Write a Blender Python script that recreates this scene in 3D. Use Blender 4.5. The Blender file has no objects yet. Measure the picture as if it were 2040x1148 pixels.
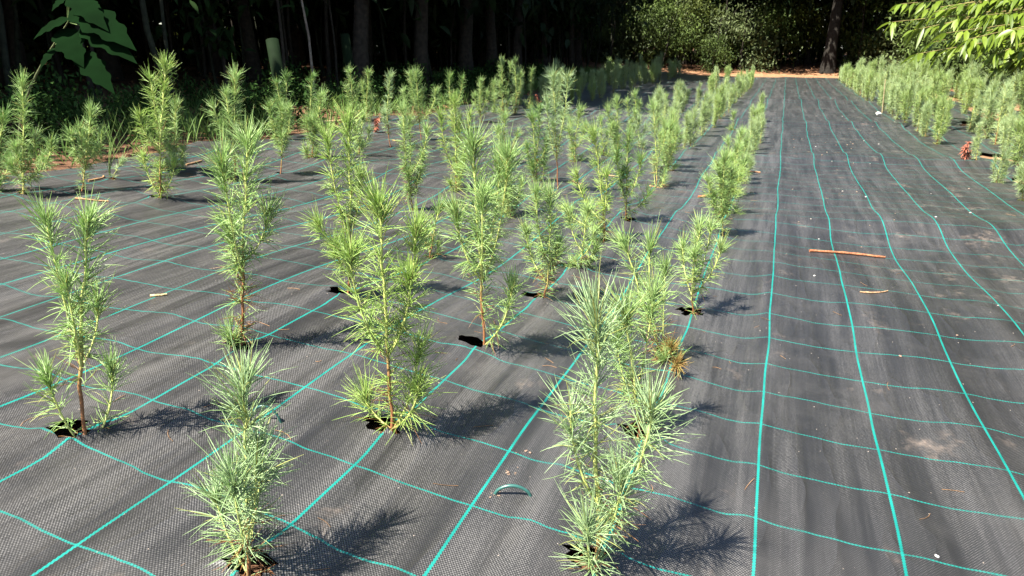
import bpy, math, random
import numpy as np
from mathutils import Matrix, Vector
from mathutils.geometry import delaunay_2d_cdt

S = bpy.context.scene
COL = S.collection
rnd = random.Random(7)
rng = np.random.default_rng(11)

# ------------------------------------------------------------------ camera
F, CX, CY, HC = 1420.0, 1020.0, 574.0, 1.2
pitch = math.atan((CY - 90.0) / F)
yaw = math.atan((1570.0 - CX) / (F / math.cos(pitch)))
fw = np.array([-math.sin(yaw) * math.cos(pitch), math.cos(yaw) * math.cos(pitch), -math.sin(pitch)])
rt = np.array([math.cos(yaw), math.sin(yaw), 0.0])
up = np.cross(rt, fw)
CAMPOS = np.array([0, 0, HC])
cam_d = bpy.data.cameras.new('camera'); cam = bpy.data.objects.new('camera', cam_d); COL.objects.link(cam)
cam.matrix_world = Matrix(((rt[0], up[0], -fw[0], 0), (rt[1], up[1], -fw[1], 0), (rt[2], up[2], -fw[2], HC), (0, 0, 0, 1)))
cam_d.sensor_width = 36; cam_d.lens = F / 2040 * 36; cam_d.clip_end = 500; cam_d.clip_start = 0.05
S.camera = cam

# ------------------------------------------------------------------ light
AZ, EL = math.radians(55), math.radians(58)          # shadows run towards (cos AZ, sin AZ)
w = bpy.data.worlds.new('World'); S.world = w; w.use_nodes = True
nt = w.node_tree; bg = nt.nodes['Background']
sky = nt.nodes.new('ShaderNodeTexSky'); sky.sky_type = 'NISHITA'; sky.sun_disc = False
sky.sun_elevation = EL; sky.sun_rotation = math.atan2(-math.cos(AZ), -math.sin(AZ))
nt.links.new(sky.outputs[0], bg.inputs[0]); bg.inputs[1].default_value = 0.065
sd = bpy.data.lights.new('sun', 'SUN'); sd.energy = 5.0; sd.angle = math.radians(0.5); sd.color = (1, 0.95, 0.84)
sun = bpy.data.objects.new('sun', sd); COL.objects.link(sun)
sdir = Vector((math.cos(AZ) * math.cos(EL), math.sin(AZ) * math.cos(EL), -math.sin(EL)))
sun.rotation_euler = sdir.to_track_quat('-Z', 'Y').to_euler()
S.view_settings.view_transform = 'Standard'; S.view_settings.look = 'None'; S.view_settings.gamma = 1
S.view_settings.exposure = 2.35
S.render.engine = 'CYCLES'
S.cycles.max_bounces = 5; S.cycles.transparent_max_bounces = 4

# ------------------------------------------------------------------ terrain height
XN = [-14, -8, -5, -3.735, -3.39, -3.0, -2.36, -1.665, -0.975, -0.63, -0.285, 0.06, 4, 16]
YN = [-6, 1.0, 2.5, 4.5, 7.0, 12.0, 29.5, 36, 60]
ZN = [[.8, .6, .40, .32, .29, .24, .25, .26, .15, .07, .015, 0, 0, .1],
      [.8, .6, .40, .32, .29, .24, .25, .26, .15, .07, .015, 0, 0, .1],
      [.8, .6, .37, .29, .26, .20, .185, .195, .095, .08, .01, 0, 0, .1],
      [.75, .55, .30, .22, .18, .13, .12, .09, .03, .03, 0, 0, 0, .1],
      [.7, .5, .26, .17, .14, .10, .08, .05, 0, 0, 0, 0, 0, .1],
      [.7, .45, .2, .12, .10, .08, .05, .04, .02, 0, 0, 0, 0, .1],
      [.7, .45, .2, .1, .08, .05, .03, .02, 0, 0, 0, 0, 0, .1],
      [.8, .65, .5, .45, .4, .36, .34, .34, .34, .34, .34, .34, .34, .4],
      [.9, .8, .7, .6, .6, .6, .6, .6, .6, .6, .6, .6, .6, .6]]
GX = np.arange(-14, 16.01, 0.1); GY = np.arange(-6, 60.01, 0.1)
_t = np.array([np.interp(GX, XN, r) for r in ZN])
_h = np.array([np.interp(GY, YN, _t[:, i]) for i in range(len(GX))])      # [x, y]
for _ in range(3):
    for ax, k in ((0, 4), (1, 8)):
        p = np.pad(_h, [(k, k) if a == ax else (0, 0) for a in (0, 1)], mode='edge')
        c = np.cumsum(p, axis=ax); n = _h.shape[ax]
        a = np.take(c, range(2 * k, 2 * k + n), axis=ax); b = np.concatenate([np.zeros_like(np.take(c, [0], axis=ax)), np.take(c, range(0, n - 1), axis=ax)], axis=ax)
        _h = (a - b) / (2 * k + 1)
_r2 = np.random.default_rng(5)
WK = [(_r2.uniform(6, 26), _r2.uniform(0.1, 1.6), _r2.uniform(0, 6.28), 0.0027 * _r2.uniform(.4, 1.2)) for _ in range(14)]
WL = [(_r2.uniform(0.3, 2), _r2.uniform(0.5, 3.2), _r2.uniform(0, 6.28), 0.006 * _r2.uniform(.4, 1.2)) for _ in range(8)]
def zbase(X, Y):
    X = np.asarray(X, float); Y = np.asarray(Y, float)
    fx = np.clip((X + 14) / .1, 0, len(GX) - 1.001); fy = np.clip((Y + 6) / .1, 0, len(GY) - 1.001)
    i = fx.astype(int); j = fy.astype(int); u = fx - i; v = fy - j
    return _h[i, j] * (1 - u) * (1 - v) + _h[i + 1, j] * u * (1 - v) + _h[i, j + 1] * (1 - u) * v + _h[i + 1, j + 1] * u * v
def bump(x, c, wd): return np.exp(-((x - c) / wd) ** 2)
def zcloth(X, Y):
    """fabric: terrain + lengthwise wrinkles + soft lumps + low ridges across the lane"""
    X = np.asarray(X, float); Y = np.asarray(Y, float)
    z = zbase(X, Y)
    for a, b, c, m in WK: z = z + m * np.sin(a * X + b * Y + c + .6 * np.sin(.7 * Y + c)) * (.6 + .4 * np.sin(1.3 * Y + 2 * c))
    for a, b, c, m in WL: z = z + m * np.sin(a * X + b * Y + c)
    z = z + .016 * np.exp(-((X - .05) / .05) ** 2) + .012 * bump(X, -.49 + .02 * np.sin(Y), .035) * bump(Y, 1.35, .5)
    for yc, m in ((5.3, .045), (8.6, .05), (12.6, .05), (17.5, .05)):
        z = z + m * bump(Y, yc + .25 * np.sin(X * 1.2), .35)
    return z

def ray(x, y):
    d = rt * (x - CX) / F - up * (y - CY) / F + fw
    return d / np.linalg.norm(d)
def ground_at(x, y, dz=0.0):
    """point of the ground seen at photo pixel (x, y)"""
    d = ray(x, y); t = 0.3
    prev = t
    while t < 80:
        p = CAMPOS + d * t
        if p[2] < zcloth(p[0], p[1]) + dz: break
        prev = t; t += 0.02 + t * 0.01
    lo, hi = prev, t
    for _ in range(30):
        m = (lo + hi) / 2; p = CAMPOS + d * m
        if p[2] < zcloth(p[0], p[1]) + dz: hi = m
        else: lo = m
    return CAMPOS + d * hi
def at_dist(x, y, Y):
    d = ray(x, y); return CAMPOS + d * (Y / d[1])

# ------------------------------------------------------------------ mesh builder
class MB:
    def __init__(s): s.v = []; s.f = []; s.c = []; s.m = []; s.n = 0
    def add(s, v, f, col, mi=0):
        v = np.asarray(v, float).reshape(-1, 3); f = np.asarray(f, int)
        c = np.asarray(col, float)
        if c.ndim == 1: c = np.tile(c, (len(v), 1))
        s.v.append(v); s.c.append(c); s.f.append(f + s.n); s.m.append(np.full(len(f), mi)); s.n += len(v)
    def mesh(s, name, mats, smooth=True):
        me = bpy.data.meshes.new(name)
        V = np.concatenate(s.v); C = np.concatenate(s.c)
        me.vertices.add(len(V)); me.vertices.foreach_set('co', V.ravel())
        sizes = np.concatenate([np.full(len(f), f.shape[1]) for f in s.f]); idx = np.concatenate([f.ravel() for f in s.f])
        me.loops.add(len(idx)); me.loops.foreach_set('vertex_index', idx)
        me.polygons.add(len(sizes)); me.polygons.foreach_set('loop_start', np.concatenate([[0], np.cumsum(sizes)[:-1]]))
        me.polygons.foreach_set('loop_total', sizes)
        me.polygons.foreach_set('material_index', np.concatenate(s.m))
        me.polygons.foreach_set('use_smooth', np.full(len(sizes), smooth))
        at = me.attributes.new('tint', 'FLOAT_COLOR', 'POINT')
        at.data.foreach_set('color', np.concatenate([C, np.ones((len(C), 1))], axis=1).ravel())
        for m in (mats if isinstance(mats, (list, tuple)) else [mats]): me.materials.append(m)
        me.update(); me.validate(); return me
    def obj(s, name, mats, parent=None, loc=None, smooth=True):
        o = bpy.data.objects.new(name, s.mesh(name, mats, smooth)); COL.objects.link(o)
        if parent: o.parent = parent
        if loc is not None: o.location = loc
        return o
def tag(o, label=None, cat=None, group=None, kind=None):
    if label: o['label'] = label
    if cat: o['category'] = cat
    if group: o['group'] = group
    if kind: o['kind'] = kind
    return o
def empty(name, loc, label=None, cat=None, group=None, rz=0):
    o = bpy.data.objects.new(name, None); COL.objects.link(o); o.location = loc; o.rotation_euler = (0, 0, rz)
    o.empty_display_size = .1
    return tag(o, label, cat, group)
def link_mesh(name, me, loc, rz=0, sc=1.0, parent=None):
    o = bpy.data.objects.new(name, me); COL.objects.link(o); o.location = loc; o.rotation_euler = (0, 0, rz)
    o.scale = (sc, sc, sc) if np.isscalar(sc) else sc
    if parent: o.parent = parent
    return o

def norm(a): return a / np.maximum(np.linalg.norm(a, axis=-1, keepdims=True), 1e-9)
def tube(mb, pts, rad, col, sides=6, mi=0, cap=True):
    pts = np.asarray(pts, float); n = len(pts)
    rad = np.broadcast_to(np.asarray(rad, float), (n,)); col = np.asarray(col, float)
    if col.ndim == 1: col = np.tile(col, (n, 1))
    T = norm(np.gradient(pts, axis=0))
    ref = np.array([1, 0, 0.]) if abs(T[0][0]) < .8 else np.array([0, 1, 0.])
    U = norm(np.cross(T, ref)); W = np.cross(T, U)
    a = np.linspace(0, 2 * math.pi, sides, endpoint=False)
    v = pts[:, None, :] + rad[:, None, None] * (np.cos(a)[None, :, None] * U[:, None, :] + np.sin(a)[None, :, None] * W[:, None, :])
    i = np.arange(n - 1)[:, None] * sides; j = np.arange(sides)[None, :]; k = (j + 1) % sides
    f = np.stack([i + j, i + k, i + sides + k, i + sides + j], -1).reshape(-1, 4)
    mb.add(v.reshape(-1, 3), f, np.repeat(col, sides, axis=0), mi)
    if cap:
        for e, q in ((0, pts[0]), (n - 1, pts[-1])):
            vv = np.concatenate([v[e], [q]]); ff = [[b, (b + 1) % sides, sides] for b in range(sides)]
            if e == 0: ff = [x[::-1] for x in ff]
            mb.add(vv, ff, col[e], mi)

# ------------------------------------------------------------------ materials
def new_mat(name):
    m = bpy.data.materials.new(name); m.use_nodes = True
    return m, m.node_tree, m.node_tree.nodes['Principled BSDF'], m.node_tree.nodes['Material Output']
def tint_mat(name, rough=.5, spec=.4, transl=0.0, var=.25, scale=30.0, bumpd=0.0):
    m, t, b, out = new_mat(name)
    a = t.nodes.new('ShaderNodeAttribute'); a.attribute_name = 'tint'
    tc = t.nodes.new('ShaderNodeTexCoord'); nz = t.nodes.new('ShaderNodeTexNoise'); nz.inputs['Scale'].default_value = scale
    nz.inputs['Detail'].default_value = 4
    t.links.new(tc.outputs['Object'], nz.inputs['Vector'])
    mr = t.nodes.new('ShaderNodeMapRange'); mr.inputs[1].default_value = .3; mr.inputs[2].default_value = .7
    mr.inputs[3].default_value = 1 - var; mr.inputs[4].default_value = 1 + var
    t.links.new(nz.outputs['Fac'], mr.inputs[0])
    mx = t.nodes.new('ShaderNodeMix'); mx.data_type = 'RGBA'; mx.blend_type = 'MULTIPLY'; mx.inputs[0].default_value = 1
    t.links.new(a.outputs['Color'], mx.inputs[6]); t.links.new(mr.outputs[0], mx.inputs[7])
    t.links.new(mx.outputs[2], b.inputs['Base Color']); b.inputs['Roughness'].default_value = rough
    b.inputs['Specular IOR Level'].default_value = spec
    if bumpd:
        bp = t.nodes.new('ShaderNodeBump'); bp.inputs['Strength'].default_value = .8; bp.inputs['Distance'].default_value = bumpd
        t.links.new(nz.outputs['Fac'], bp.inputs['Height']); t.links.new(bp.outputs[0], b.inputs['Normal'])
    if transl:
        tr = t.nodes.new('ShaderNodeBsdfTranslucent'); ms = t.nodes.new('ShaderNodeMixShader'); ms.inputs[0].default_value = transl
        t.links.new(mx.outputs[2], tr.inputs[0])
        t.links.new(b.outputs[0], ms.inputs[1]); t.links.new(tr.outputs[0], ms.inputs[2]); t.links.new(ms.outputs[0], out.inputs[0])
    return m
M_NEEDLE = tint_mat('pine_needle', .36, .6, .48, .15, 60)
M_STEM = tint_mat('pine_stem', .6, .3, 0, .3, 150, .001)
M_BARK = tint_mat('bark', .9, .2, 0, .45, 14, .02)
M_LEAF = tint_mat('leaf', .62, .18, .35, .2, 3)
M_GLOSSLEAF = tint_mat('glossy_leaf', .42, .4, .45, .15, 6)
M_MATTELEAF = tint_mat('matte_leaf', .9, .02, .15, .2, 6)
M_DRY = tint_mat('dry_litter', .85, .2, .1, .35, 40)
M_PLASTIC = tint_mat('plastic_tube', .8, .05, .1, .15, 8)
M_WOOD = tint_mat('weathered_wood', .9, .2, 0, .5, 120, .001)
M_METAL = tint_mat('coated_wire', .35, .5, 0, .1, 60)
M_STONE = tint_mat('pale_stone', .8, .3, 0, .2, 200, .001)

def N(t, typ, **kw):
    n = t.nodes.new(typ)
    for k, v in kw.items(): setattr(n, k, v)
    return n
def math_n(t, op, a, b=None, c=None):
    n = N(t, 'ShaderNodeMath', operation=op)
    for i, x in enumerate((a, b, c)):
        if x is None: continue
        if isinstance(x, (int, float)): n.inputs[i].default_value = x
        else: t.links.new(x, n.inputs[i])
    return n.outputs[0]
def mixc(t, fac, a, b, bt='MIX'):
    n = N(t, 'ShaderNodeMix', data_type='RGBA', blend_type=bt)
    for i, x in ((0, fac), (6, a), (7, b)):
        if isinstance(x, (int, float)): n.inputs[i].default_value = x
        elif isinstance(x, tuple): n.inputs[i].default_value = (*x, 1)
        else: t.links.new(x, n.inputs[i])
    return n.outputs[2]
def noise(t, vec, scale, detail=3, rough=.5):
    n = N(t, 'ShaderNodeTexNoise'); n.inputs['Scale'].default_value = scale; n.inputs['Detail'].default_value = detail
    n.inputs['Roughness'].default_value = rough; t.links.new(vec, n.inputs['Vector']); return n.outputs['Fac']
def ramp(t, x, lo, hi, a=0.0, b=1.0):
    n = N(t, 'ShaderNodeMapRange'); n.clamp = True
    t.links.new(x, n.inputs[0])
    for i, v in enumerate((lo, hi, a, b)): n.inputs[i + 1].default_value = v
    return n.outputs[0]

LINE0, LSP, TSP = 0.06, 0.345, 0.27
def fabric_material():
    m, t, b, out = new_mat('woven_black_fabric')
    tc = N(t, 'ShaderNodeTexCoord'); P = tc.outputs['Object']
    sp = N(t, 'ShaderNodeSeparateXYZ'); t.links.new(P, sp.inputs[0]); X, Y = sp.outputs[0], sp.outputs[1]
    wob = N(t, 'ShaderNodeMapping'); wob.inputs['Scale'].default_value = (.9, .55, 0); t.links.new(P, wob.inputs[0])
    n1 = noise(t, wob.outputs[0], 1.3, 2)
    dx = math_n(t, 'MULTIPLY', math_n(t, 'SUBTRACT', n1, .5), .055)
    wob2 = N(t, 'ShaderNodeMapping'); wob2.inputs['Scale'].default_value = (2.2, 1.6, 0); wob2.inputs['Location'].default_value = (7, 3, 0); t.links.new(P, wob2.inputs[0])
    dy = math_n(t, 'MULTIPLY', math_n(t, 'SUBTRACT', noise(t, wob2.outputs[0], 1.4, 3), .5), .062)
    Xw = math_n(t, 'ADD', X, dx); Yw = math_n(t, 'ADD', Y, dy)
    def dist(C, off, sp_):
        fr = math_n(t, 'FRACT', math_n(t, 'ADD', math_n(t, 'DIVIDE', math_n(t, 'SUBTRACT', C, off), sp_), 50.5))
        return math_n(t, 'MULTIPLY', math_n(t, 'ABSOLUTE', math_n(t, 'SUBTRACT', fr, .5)), sp_)
    # stitched look of the marker threads
    tw = math_n(t, 'SINE', math_n(t, 'MULTIPLY', math_n(t, 'ADD', Y, X), 2 * math.pi / .011))
    thick = math_n(t, 'LESS_THAN', math_n(t, 'SUBTRACT', dist(Xw, LINE0, LSP), math_n(t, 'MULTIPLY', tw, .0008)), .0038)
    tw2 = math_n(t, 'SINE', math_n(t, 'MULTIPLY', X, 2 * math.pi / .0085))
    thin = math_n(t, 'MULTIPLY', math_n(t, 'LESS_THAN', dist(Yw, .07, TSP), .0029), ramp(t, tw2, -.8, .1, .45, 1))
    # weave: tapes across and along
    wx = math_n(t, 'SINE', math_n(t, 'MULTIPLY', X, 2 * math.pi / .0074))
    wy = math_n(t, 'SINE', math_n(t, 'MULTIPLY', Y, 2 * math.pi / .0088))
    chk = math_n(t, 'MULTIPLY', wx, wy)
    weave = ramp(t, chk, -.2, .75)
    st = N(t, 'ShaderNodeMapping'); st.inputs['Scale'].default_value = (9, .5, 0); t.links.new(P, st.inputs[0])
    streak = noise(t, st.outputs[0], 1.6, 5, .6)
    st2 = N(t, 'ShaderNodeMapping'); st2.inputs['Scale'].default_value = (120, 3, 0); t.links.new(P, st2.inputs[0])
    fine = noise(t, st2.outputs[0], 1.0, 3, .6)
    k = math_n(t, 'MULTIPLY', ramp(t, streak, .34, .68, .15, 1.6), math_n(t, 'MULTIPLY', ramp(t, fine, .3, .7, .65, 1.35), ramp(t, noise(t, P, 210, 2, .7), .35, .65, .45, 1.6)))  # streaks and fine speckle paint tape sheen and glints into the colour
    st4 = N(t, 'ShaderNodeMapping'); st4.inputs['Scale'].default_value = (3.4, .22, 0); st4.inputs['Location'].default_value = (2, 5, 0); t.links.new(P, st4.inputs[0])
    k = math_n(t, 'MULTIPLY', k, ramp(t, noise(t, st4.outputs[0], 1.5, 4, .55), .36, .66, .45, 1.5))  # broad bands of sheen, also painted as colour
    left = ramp(t, X, .02, .1, 1.0, .62)
    wv = math_n(t, 'MULTIPLY', math_n(t, 'MULTIPLY', weave, k), left)
    base = mixc(t, ramp(t, wv, 0, 1.3), (.0088, .0084, .0082), (.10, .096, .094))
    # dust, soil stains, specks
    d1 = noise(t, P, 1.1, 6, .62); d2 = noise(t, P, 5.5, 6, .65)
    dust = math_n(t, 'MULTIPLY', ramp(t, d1, .42, .75), ramp(t, d2, .4, .75))
    base = mixc(t, math_n(t, 'MULTIPLY', dust, .65), base, (.075, .07, .066))
    sm = N(t, 'ShaderNodeMapping'); sm.inputs['Scale'].default_value = (1.3, 1.0, 0); sm.inputs['Location'].default_value = (3, 1, 0); t.links.new(P, sm.inputs[0])
    st3 = math_n(t, 'MULTIPLY', ramp(t, math_n(t, 'ADD', noise(t, sm.outputs[0], 3.1, 5, .6), ramp(t, X, .4, 1.0, 0, .055)), .62, .74), ramp(t, noise(t, P, 26, 4, .7), .40, .68))
    base = mixc(t, math_n(t, 'MULTIPLY', st3, .5), base, (.2, .155, .125))
    vo = N(t, 'ShaderNodeTexVoronoi'); vo.inputs['Scale'].default_value = 34; t.links.new(P, vo.inputs['Vector'])
    sv = N(t, 'ShaderNodeSeparateColor'); t.links.new(vo.outputs['Color'], sv.inputs[0])
    speck = math_n(t, 'MULTIPLY', math_n(t, 'LESS_THAN', vo.outputs['Distance'], math_n(t, 'MULTIPLY', sv.outputs[1], .085)), math_n(t, 'GREATER_THAN', sv.outputs[0], .62))
    base = mixc(t, math_n(t, 'MULTIPLY', speck, .75), base, (.30, .25, .21))
    teal = mixc(t, ramp(t, noise(t, P, 9, 3), .35, .7), (.002, .105, .088), (.004, .16, .136))
    teal = mixc(t, math_n(t, 'MULTIPLY', dust, .3), teal, (.10, .14, .12))
    base = mixc(t, math_n(t, 'MAXIMUM', thick, math_n(t, 'MULTIPLY', thin, .92)), base, teal)
    t.links.new(base, b.inputs['Base Color'])
    b.inputs['Roughness'].default_value = .42; b.inputs['Specular IOR Level'].default_value = .5
    cm = N(t, 'ShaderNodeMapping'); cm.inputs['Scale'].default_value = (3.2, .9, 0); cm.inputs['Rotation'].default_value = (0, 0, .12); t.links.new(P, cm.inputs[0])
    cr_ = math_n(t, 'POWER', math_n(t, 'SUBTRACT', 1.0, math_n(t, 'ABSOLUTE', math_n(t, 'SUBTRACT', math_n(t, 'MULTIPLY', noise(t, cm.outputs[0], 1.6, 2, .5), 2.0), 1.0))), 14.0)
    bh = math_n(t, 'ADD', math_n(t, 'ADD', math_n(t, 'MULTIPLY', chk, .0004), math_n(t, 'MULTIPLY', cr_, .0038)), math_n(t, 'ADD', math_n(t, 'MULTIPLY', streak, .006), math_n(t, 'MULTIPLY', thick, .0015)))
    bp = N(t, 'ShaderNodeBump'); bp.inputs['Strength'].default_value = .7; bp.inputs['Distance'].default_value = 1.0
    t.links.new(bh, bp.inputs['Height']); t.links.new(bp.outputs[0], b.inputs['Normal'])
    return m
M_FABRIC = fabric_material()
def soil_material():
    m, t, b, out = new_mat('sandy_soil')
    tc = N(t, 'ShaderNodeTexCoord'); P = tc.outputs['Object']
    n1 = noise(t, P, 2.5, 8, .6); n2 = noise(t, P, 45, 4, .7)
    c = mixc(t, ramp(t, n1, .35, .65), (.19, .095, .048), (.27, .15, .08))
    c = mixc(t, ramp(t, n2, .45, .7), c, (.13, .065, .035))
    sx = N(t, 'ShaderNodeSeparateXYZ'); t.links.new(P, sx.inputs[0])
    hum = math_n(t, 'MAXIMUM', ramp(t, sx.outputs[0], 1.6, 2.0, 1, 0), math_n(t, 'MAXIMUM', ramp(t, sx.outputs[0], 4.6, 5.2), ramp(t, math_n(t, 'ADD', sx.outputs[1], math_n(t, 'MULTIPLY', n1, 3.0)), 34.0, 35.4)))
    hum = math_n(t, 'MULTIPLY', hum, math_n(t, 'MAXIMUM', ramp(t, sx.outputs[1], 29, 29.5, 1, 0), math_n(t, 'MAXIMUM', ramp(t, sx.outputs[0], -7, -5, 1, 0), ramp(t, math_n(t, 'ADD', sx.outputs[1], math_n(t, 'MULTIPLY', n1, 3.0)), 34.0, 35.0))))
    c = mixc(t, hum, c, mixc(t, ramp(t, n2, .4, .7), (.12, .058, .03), (.05, .027, .016)))
    t.links.new(c, b.inputs['Base Color']); b.inputs['Roughness'].default_value = .95; b.inputs['Specular IOR Level'].default_value = .2
    bp = N(t, 'ShaderNodeBump'); bp.inputs['Strength'].default_value = .8; bp.inputs['Distance'].default_value = .03
    t.links.new(n2, bp.inputs['Height']); t.links.new(bp.outputs[0], b.inputs['Normal'])
    return m
M_SOIL = soil_material()

# ------------------------------------------------------------------ the setting: ground
xs = np.concatenate([[-60, -40, -28, -20, -16], np.arange(-14, 6.01, .25), [7, 9, 12, 16, 24, 40, 60]])
ys = np.concatenate([[-30, -15, -8], np.arange(-6, 12, .25), np.arange(12, 44.1, .8), [48, 54, 60, 75, 95]])
XX, YY = np.meshgrid(xs, ys, indexing='ij')
ZZ = zcloth(XX, YY) - .045
ZZ += np.where((XX < -5.3) | (YY > 30.5), .03 * np.sin(XX * 1.7 + YY * .6) * np.sin(YY * 1.3 - XX * .4), 0)
i, j = np.meshgrid(np.arange(len(xs) - 1), np.arange(len(ys) - 1), indexing='ij'); n = len(ys)
fc = np.stack([i * n + j, (i + 1) * n + j, (i + 1) * n + j + 1, i * n + j + 1], -1).reshape(-1, 4)
g = MB(); g.add(np.stack([XX, YY, ZZ], -1), fc, (.3, .2, .1))
tag(g.obj('ground', M_SOIL), kind='structure')
def zg(x, y):
    return float(zcloth(x, y) - .045)

# ------------------------------------------------------------------ pine seedlings
GREENS = {'rust': ((.44, .36, .12), (.33, .17, .06)), 'mint': ((.50, .63, .35), (.33, .46, .20)), 'blue': ((.45, .58, .33), (.28, .41, .17)), 'mid': ((.44, .58, .25), (.26, .41, .115)),  # mint: paler needles standing in for haze over the far seedlings
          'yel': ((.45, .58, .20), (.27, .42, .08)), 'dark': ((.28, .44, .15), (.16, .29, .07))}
def bez(p0, p1, p2, p3, n):
    s = np.linspace(0, 1, n)[:, None]
    return (1 - s) ** 3 * p0 + 3 * (1 - s) ** 2 * s * p1 + 3 * (1 - s) * s * s * p2 + s ** 3 * p3
def needles(mb, R, pts, hue, dens, seg, wid, tuft=80, l0=.092, bare=0.0, brown=.12, base_h=0.0, mi=0, spread=1.0):
    """needle fans along a shoot; pts runs from its foot to its tip"""
    seglen = np.linalg.norm(np.diff(pts, axis=0), axis=1); cum = np.concatenate([[0], np.cumsum(seglen)]); Lt = cum[-1]
    n1 = int(dens * Lt)
    s1 = bare * Lt + (1 - bare) * Lt * R.uniform(0, 1, n1) ** .9
    s2 = Lt - np.abs(R.normal(0, .034, tuft)); s2 = np.clip(s2, .3 * Lt, Lt)
    s = np.concatenate([s1, s2]); q = np.concatenate([np.zeros(n1), np.ones(tuft)])
    P0 = np.stack([np.interp(s, cum, pts[:, k]) for k in range(3)], -1)
    Tn = norm(np.gradient(pts, axis=0)); T = norm(np.stack([np.interp(s, cum, Tn[:, k]) for k in range(3)], -1))
    rel = s / Lt
    th = np.where(q > 0, R.uniform(.05, .82, len(s)) ** .85, np.interp(rel, [0, .3, .6, .85, 1], [1.5, 1.25, 1.02, .82, .6]) + R.normal(0, .24, len(s)))
    th = th * spread
    ph = R.uniform(0, 2 * math.pi, len(s))
    par = (np.arange(len(s)) // 3) * 3; own = np.arange(len(s)) != par          # bundles of three
    own &= R.uniform(0, 1, len(s)) < .85
    s = np.where(own & (q[par] == q), s[par] + R.normal(0, .002, len(s)), s); ph = np.where(own, ph[par] + R.normal(0, .42, len(s)), ph); th = np.where(own & (q[par] == q), th[par] + R.normal(0, .16, len(s)), th)
    s = np.clip(s, 0, Lt); rel = s / Lt
    P0 = np.stack([np.interp(s, cum, pts[:, k]) for k in range(3)], -1); T = norm(np.stack([np.interp(s, cum, Tn[:, k]) for k in range(3)], -1))
    a = norm(np.cross(T, np.array([.3, .2, 1.0]) + .01)); bb = np.cross(T, a)
    D = np.cos(th)[:, None] * T + np.sin(th)[:, None] * (np.cos(ph)[:, None] * a + np.sin(ph)[:, None] * bb)
    L = l0 * np.where(q > 0, R.uniform(.72, 1.1, len(s)), np.interp(rel, [0, .3, .75, 1], [.55, .72, .9, 1]) * R.uniform(.65, 1.18, len(s)))
    curl = R.normal(.06, .2, len(s))[:, None] * T - np.array([0, 0, 1.0]) * np.abs(R.normal(0.03, .17, len(s)))[:, None] + R.normal(0, .11, (len(s), 3))
    tt = np.linspace(0, 1, seg + 1)
    C = P0[:, None] + (D * L[:, None])[:, None] * tt[None, :, None] + (curl * L[:, None])[:, None] * (tt ** 2)[None, :, None]
    u = norm(np.cross(D, R.normal(0, 1, (len(s), 3)))); v = np.cross(D, u)
    wd = wid * np.interp(tt, [0, .15, .7, 1], [.8, 1, .85, .25]) / 2
    ang = np.array([0, 2.094, 4.188])
    off = np.cos(ang)[None, None, :, None] * u[:, None, None] + np.sin(ang)[None, None, :, None] * v[:, None, None]
    V = C[:, :, None] + off * wd[None, :, None, None]
    ns = seg + 1; base = np.arange(len(s))[:, None, None] * (ns * 3)
    i = np.arange(seg)[None, :, None] * 3; j = np.arange(3)[None, None, :]; k = (j + 1) % 3
    f = np.stack([base + i + j, base + i + k, base + i + 3 + k, base + i + 3 + j], -1).reshape(-1, 4)
    c1, c2 = map(np.array, GREENS[hue])
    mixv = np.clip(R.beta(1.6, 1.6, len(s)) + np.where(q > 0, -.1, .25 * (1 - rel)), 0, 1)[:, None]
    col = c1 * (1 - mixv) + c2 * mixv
    br = R.uniform(0, 1, len(s)) < brown * np.clip(1.6 - 2.4 * (rel + base_h), 0, 2) ** 1.5
    col = np.where(br[:, None], np.array([.30, .15, .06]) * R.uniform(.7, 1.2, (len(s), 1)), col)
    ye = R.uniform(0, 1, len(s)) < .08
    col = np.where((ye & ~br)[:, None], np.array([.40, .42, .14]), col)
    cv = np.repeat(col[:, None, :], ns, axis=1)
    cv[:, 0] = cv[:, 0] * .6 + np.array([.42, .44, .13]) * .4
    cv = np.repeat(cv.reshape(-1, 1, 3), 3, axis=1).reshape(-1, 3)
    mb.add(V.reshape(-1, 3), f, cv, mi)
STEMG, STEMB = np.array([.37, .40, .12]), np.array([.20, .085, .035])
def stem(mb, R, pts, r0, r1, woody, sides=7, mi=0):
    t = np.linspace(0, 1, len(pts))[:, None]
    mixv = np.clip((t - woody) / .25 + .5, 0, 1)
    col = STEMB * (1 - mixv) + STEMG * mixv
    col = col * R.uniform(.85, 1.1, (len(pts), 1))
    rr = np.linspace(r0, r1, len(pts)) * (1 + .07 * R.normal(0, 1, len(pts)))
    tube(mb, pts, rr, col, sides, mi)

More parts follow.
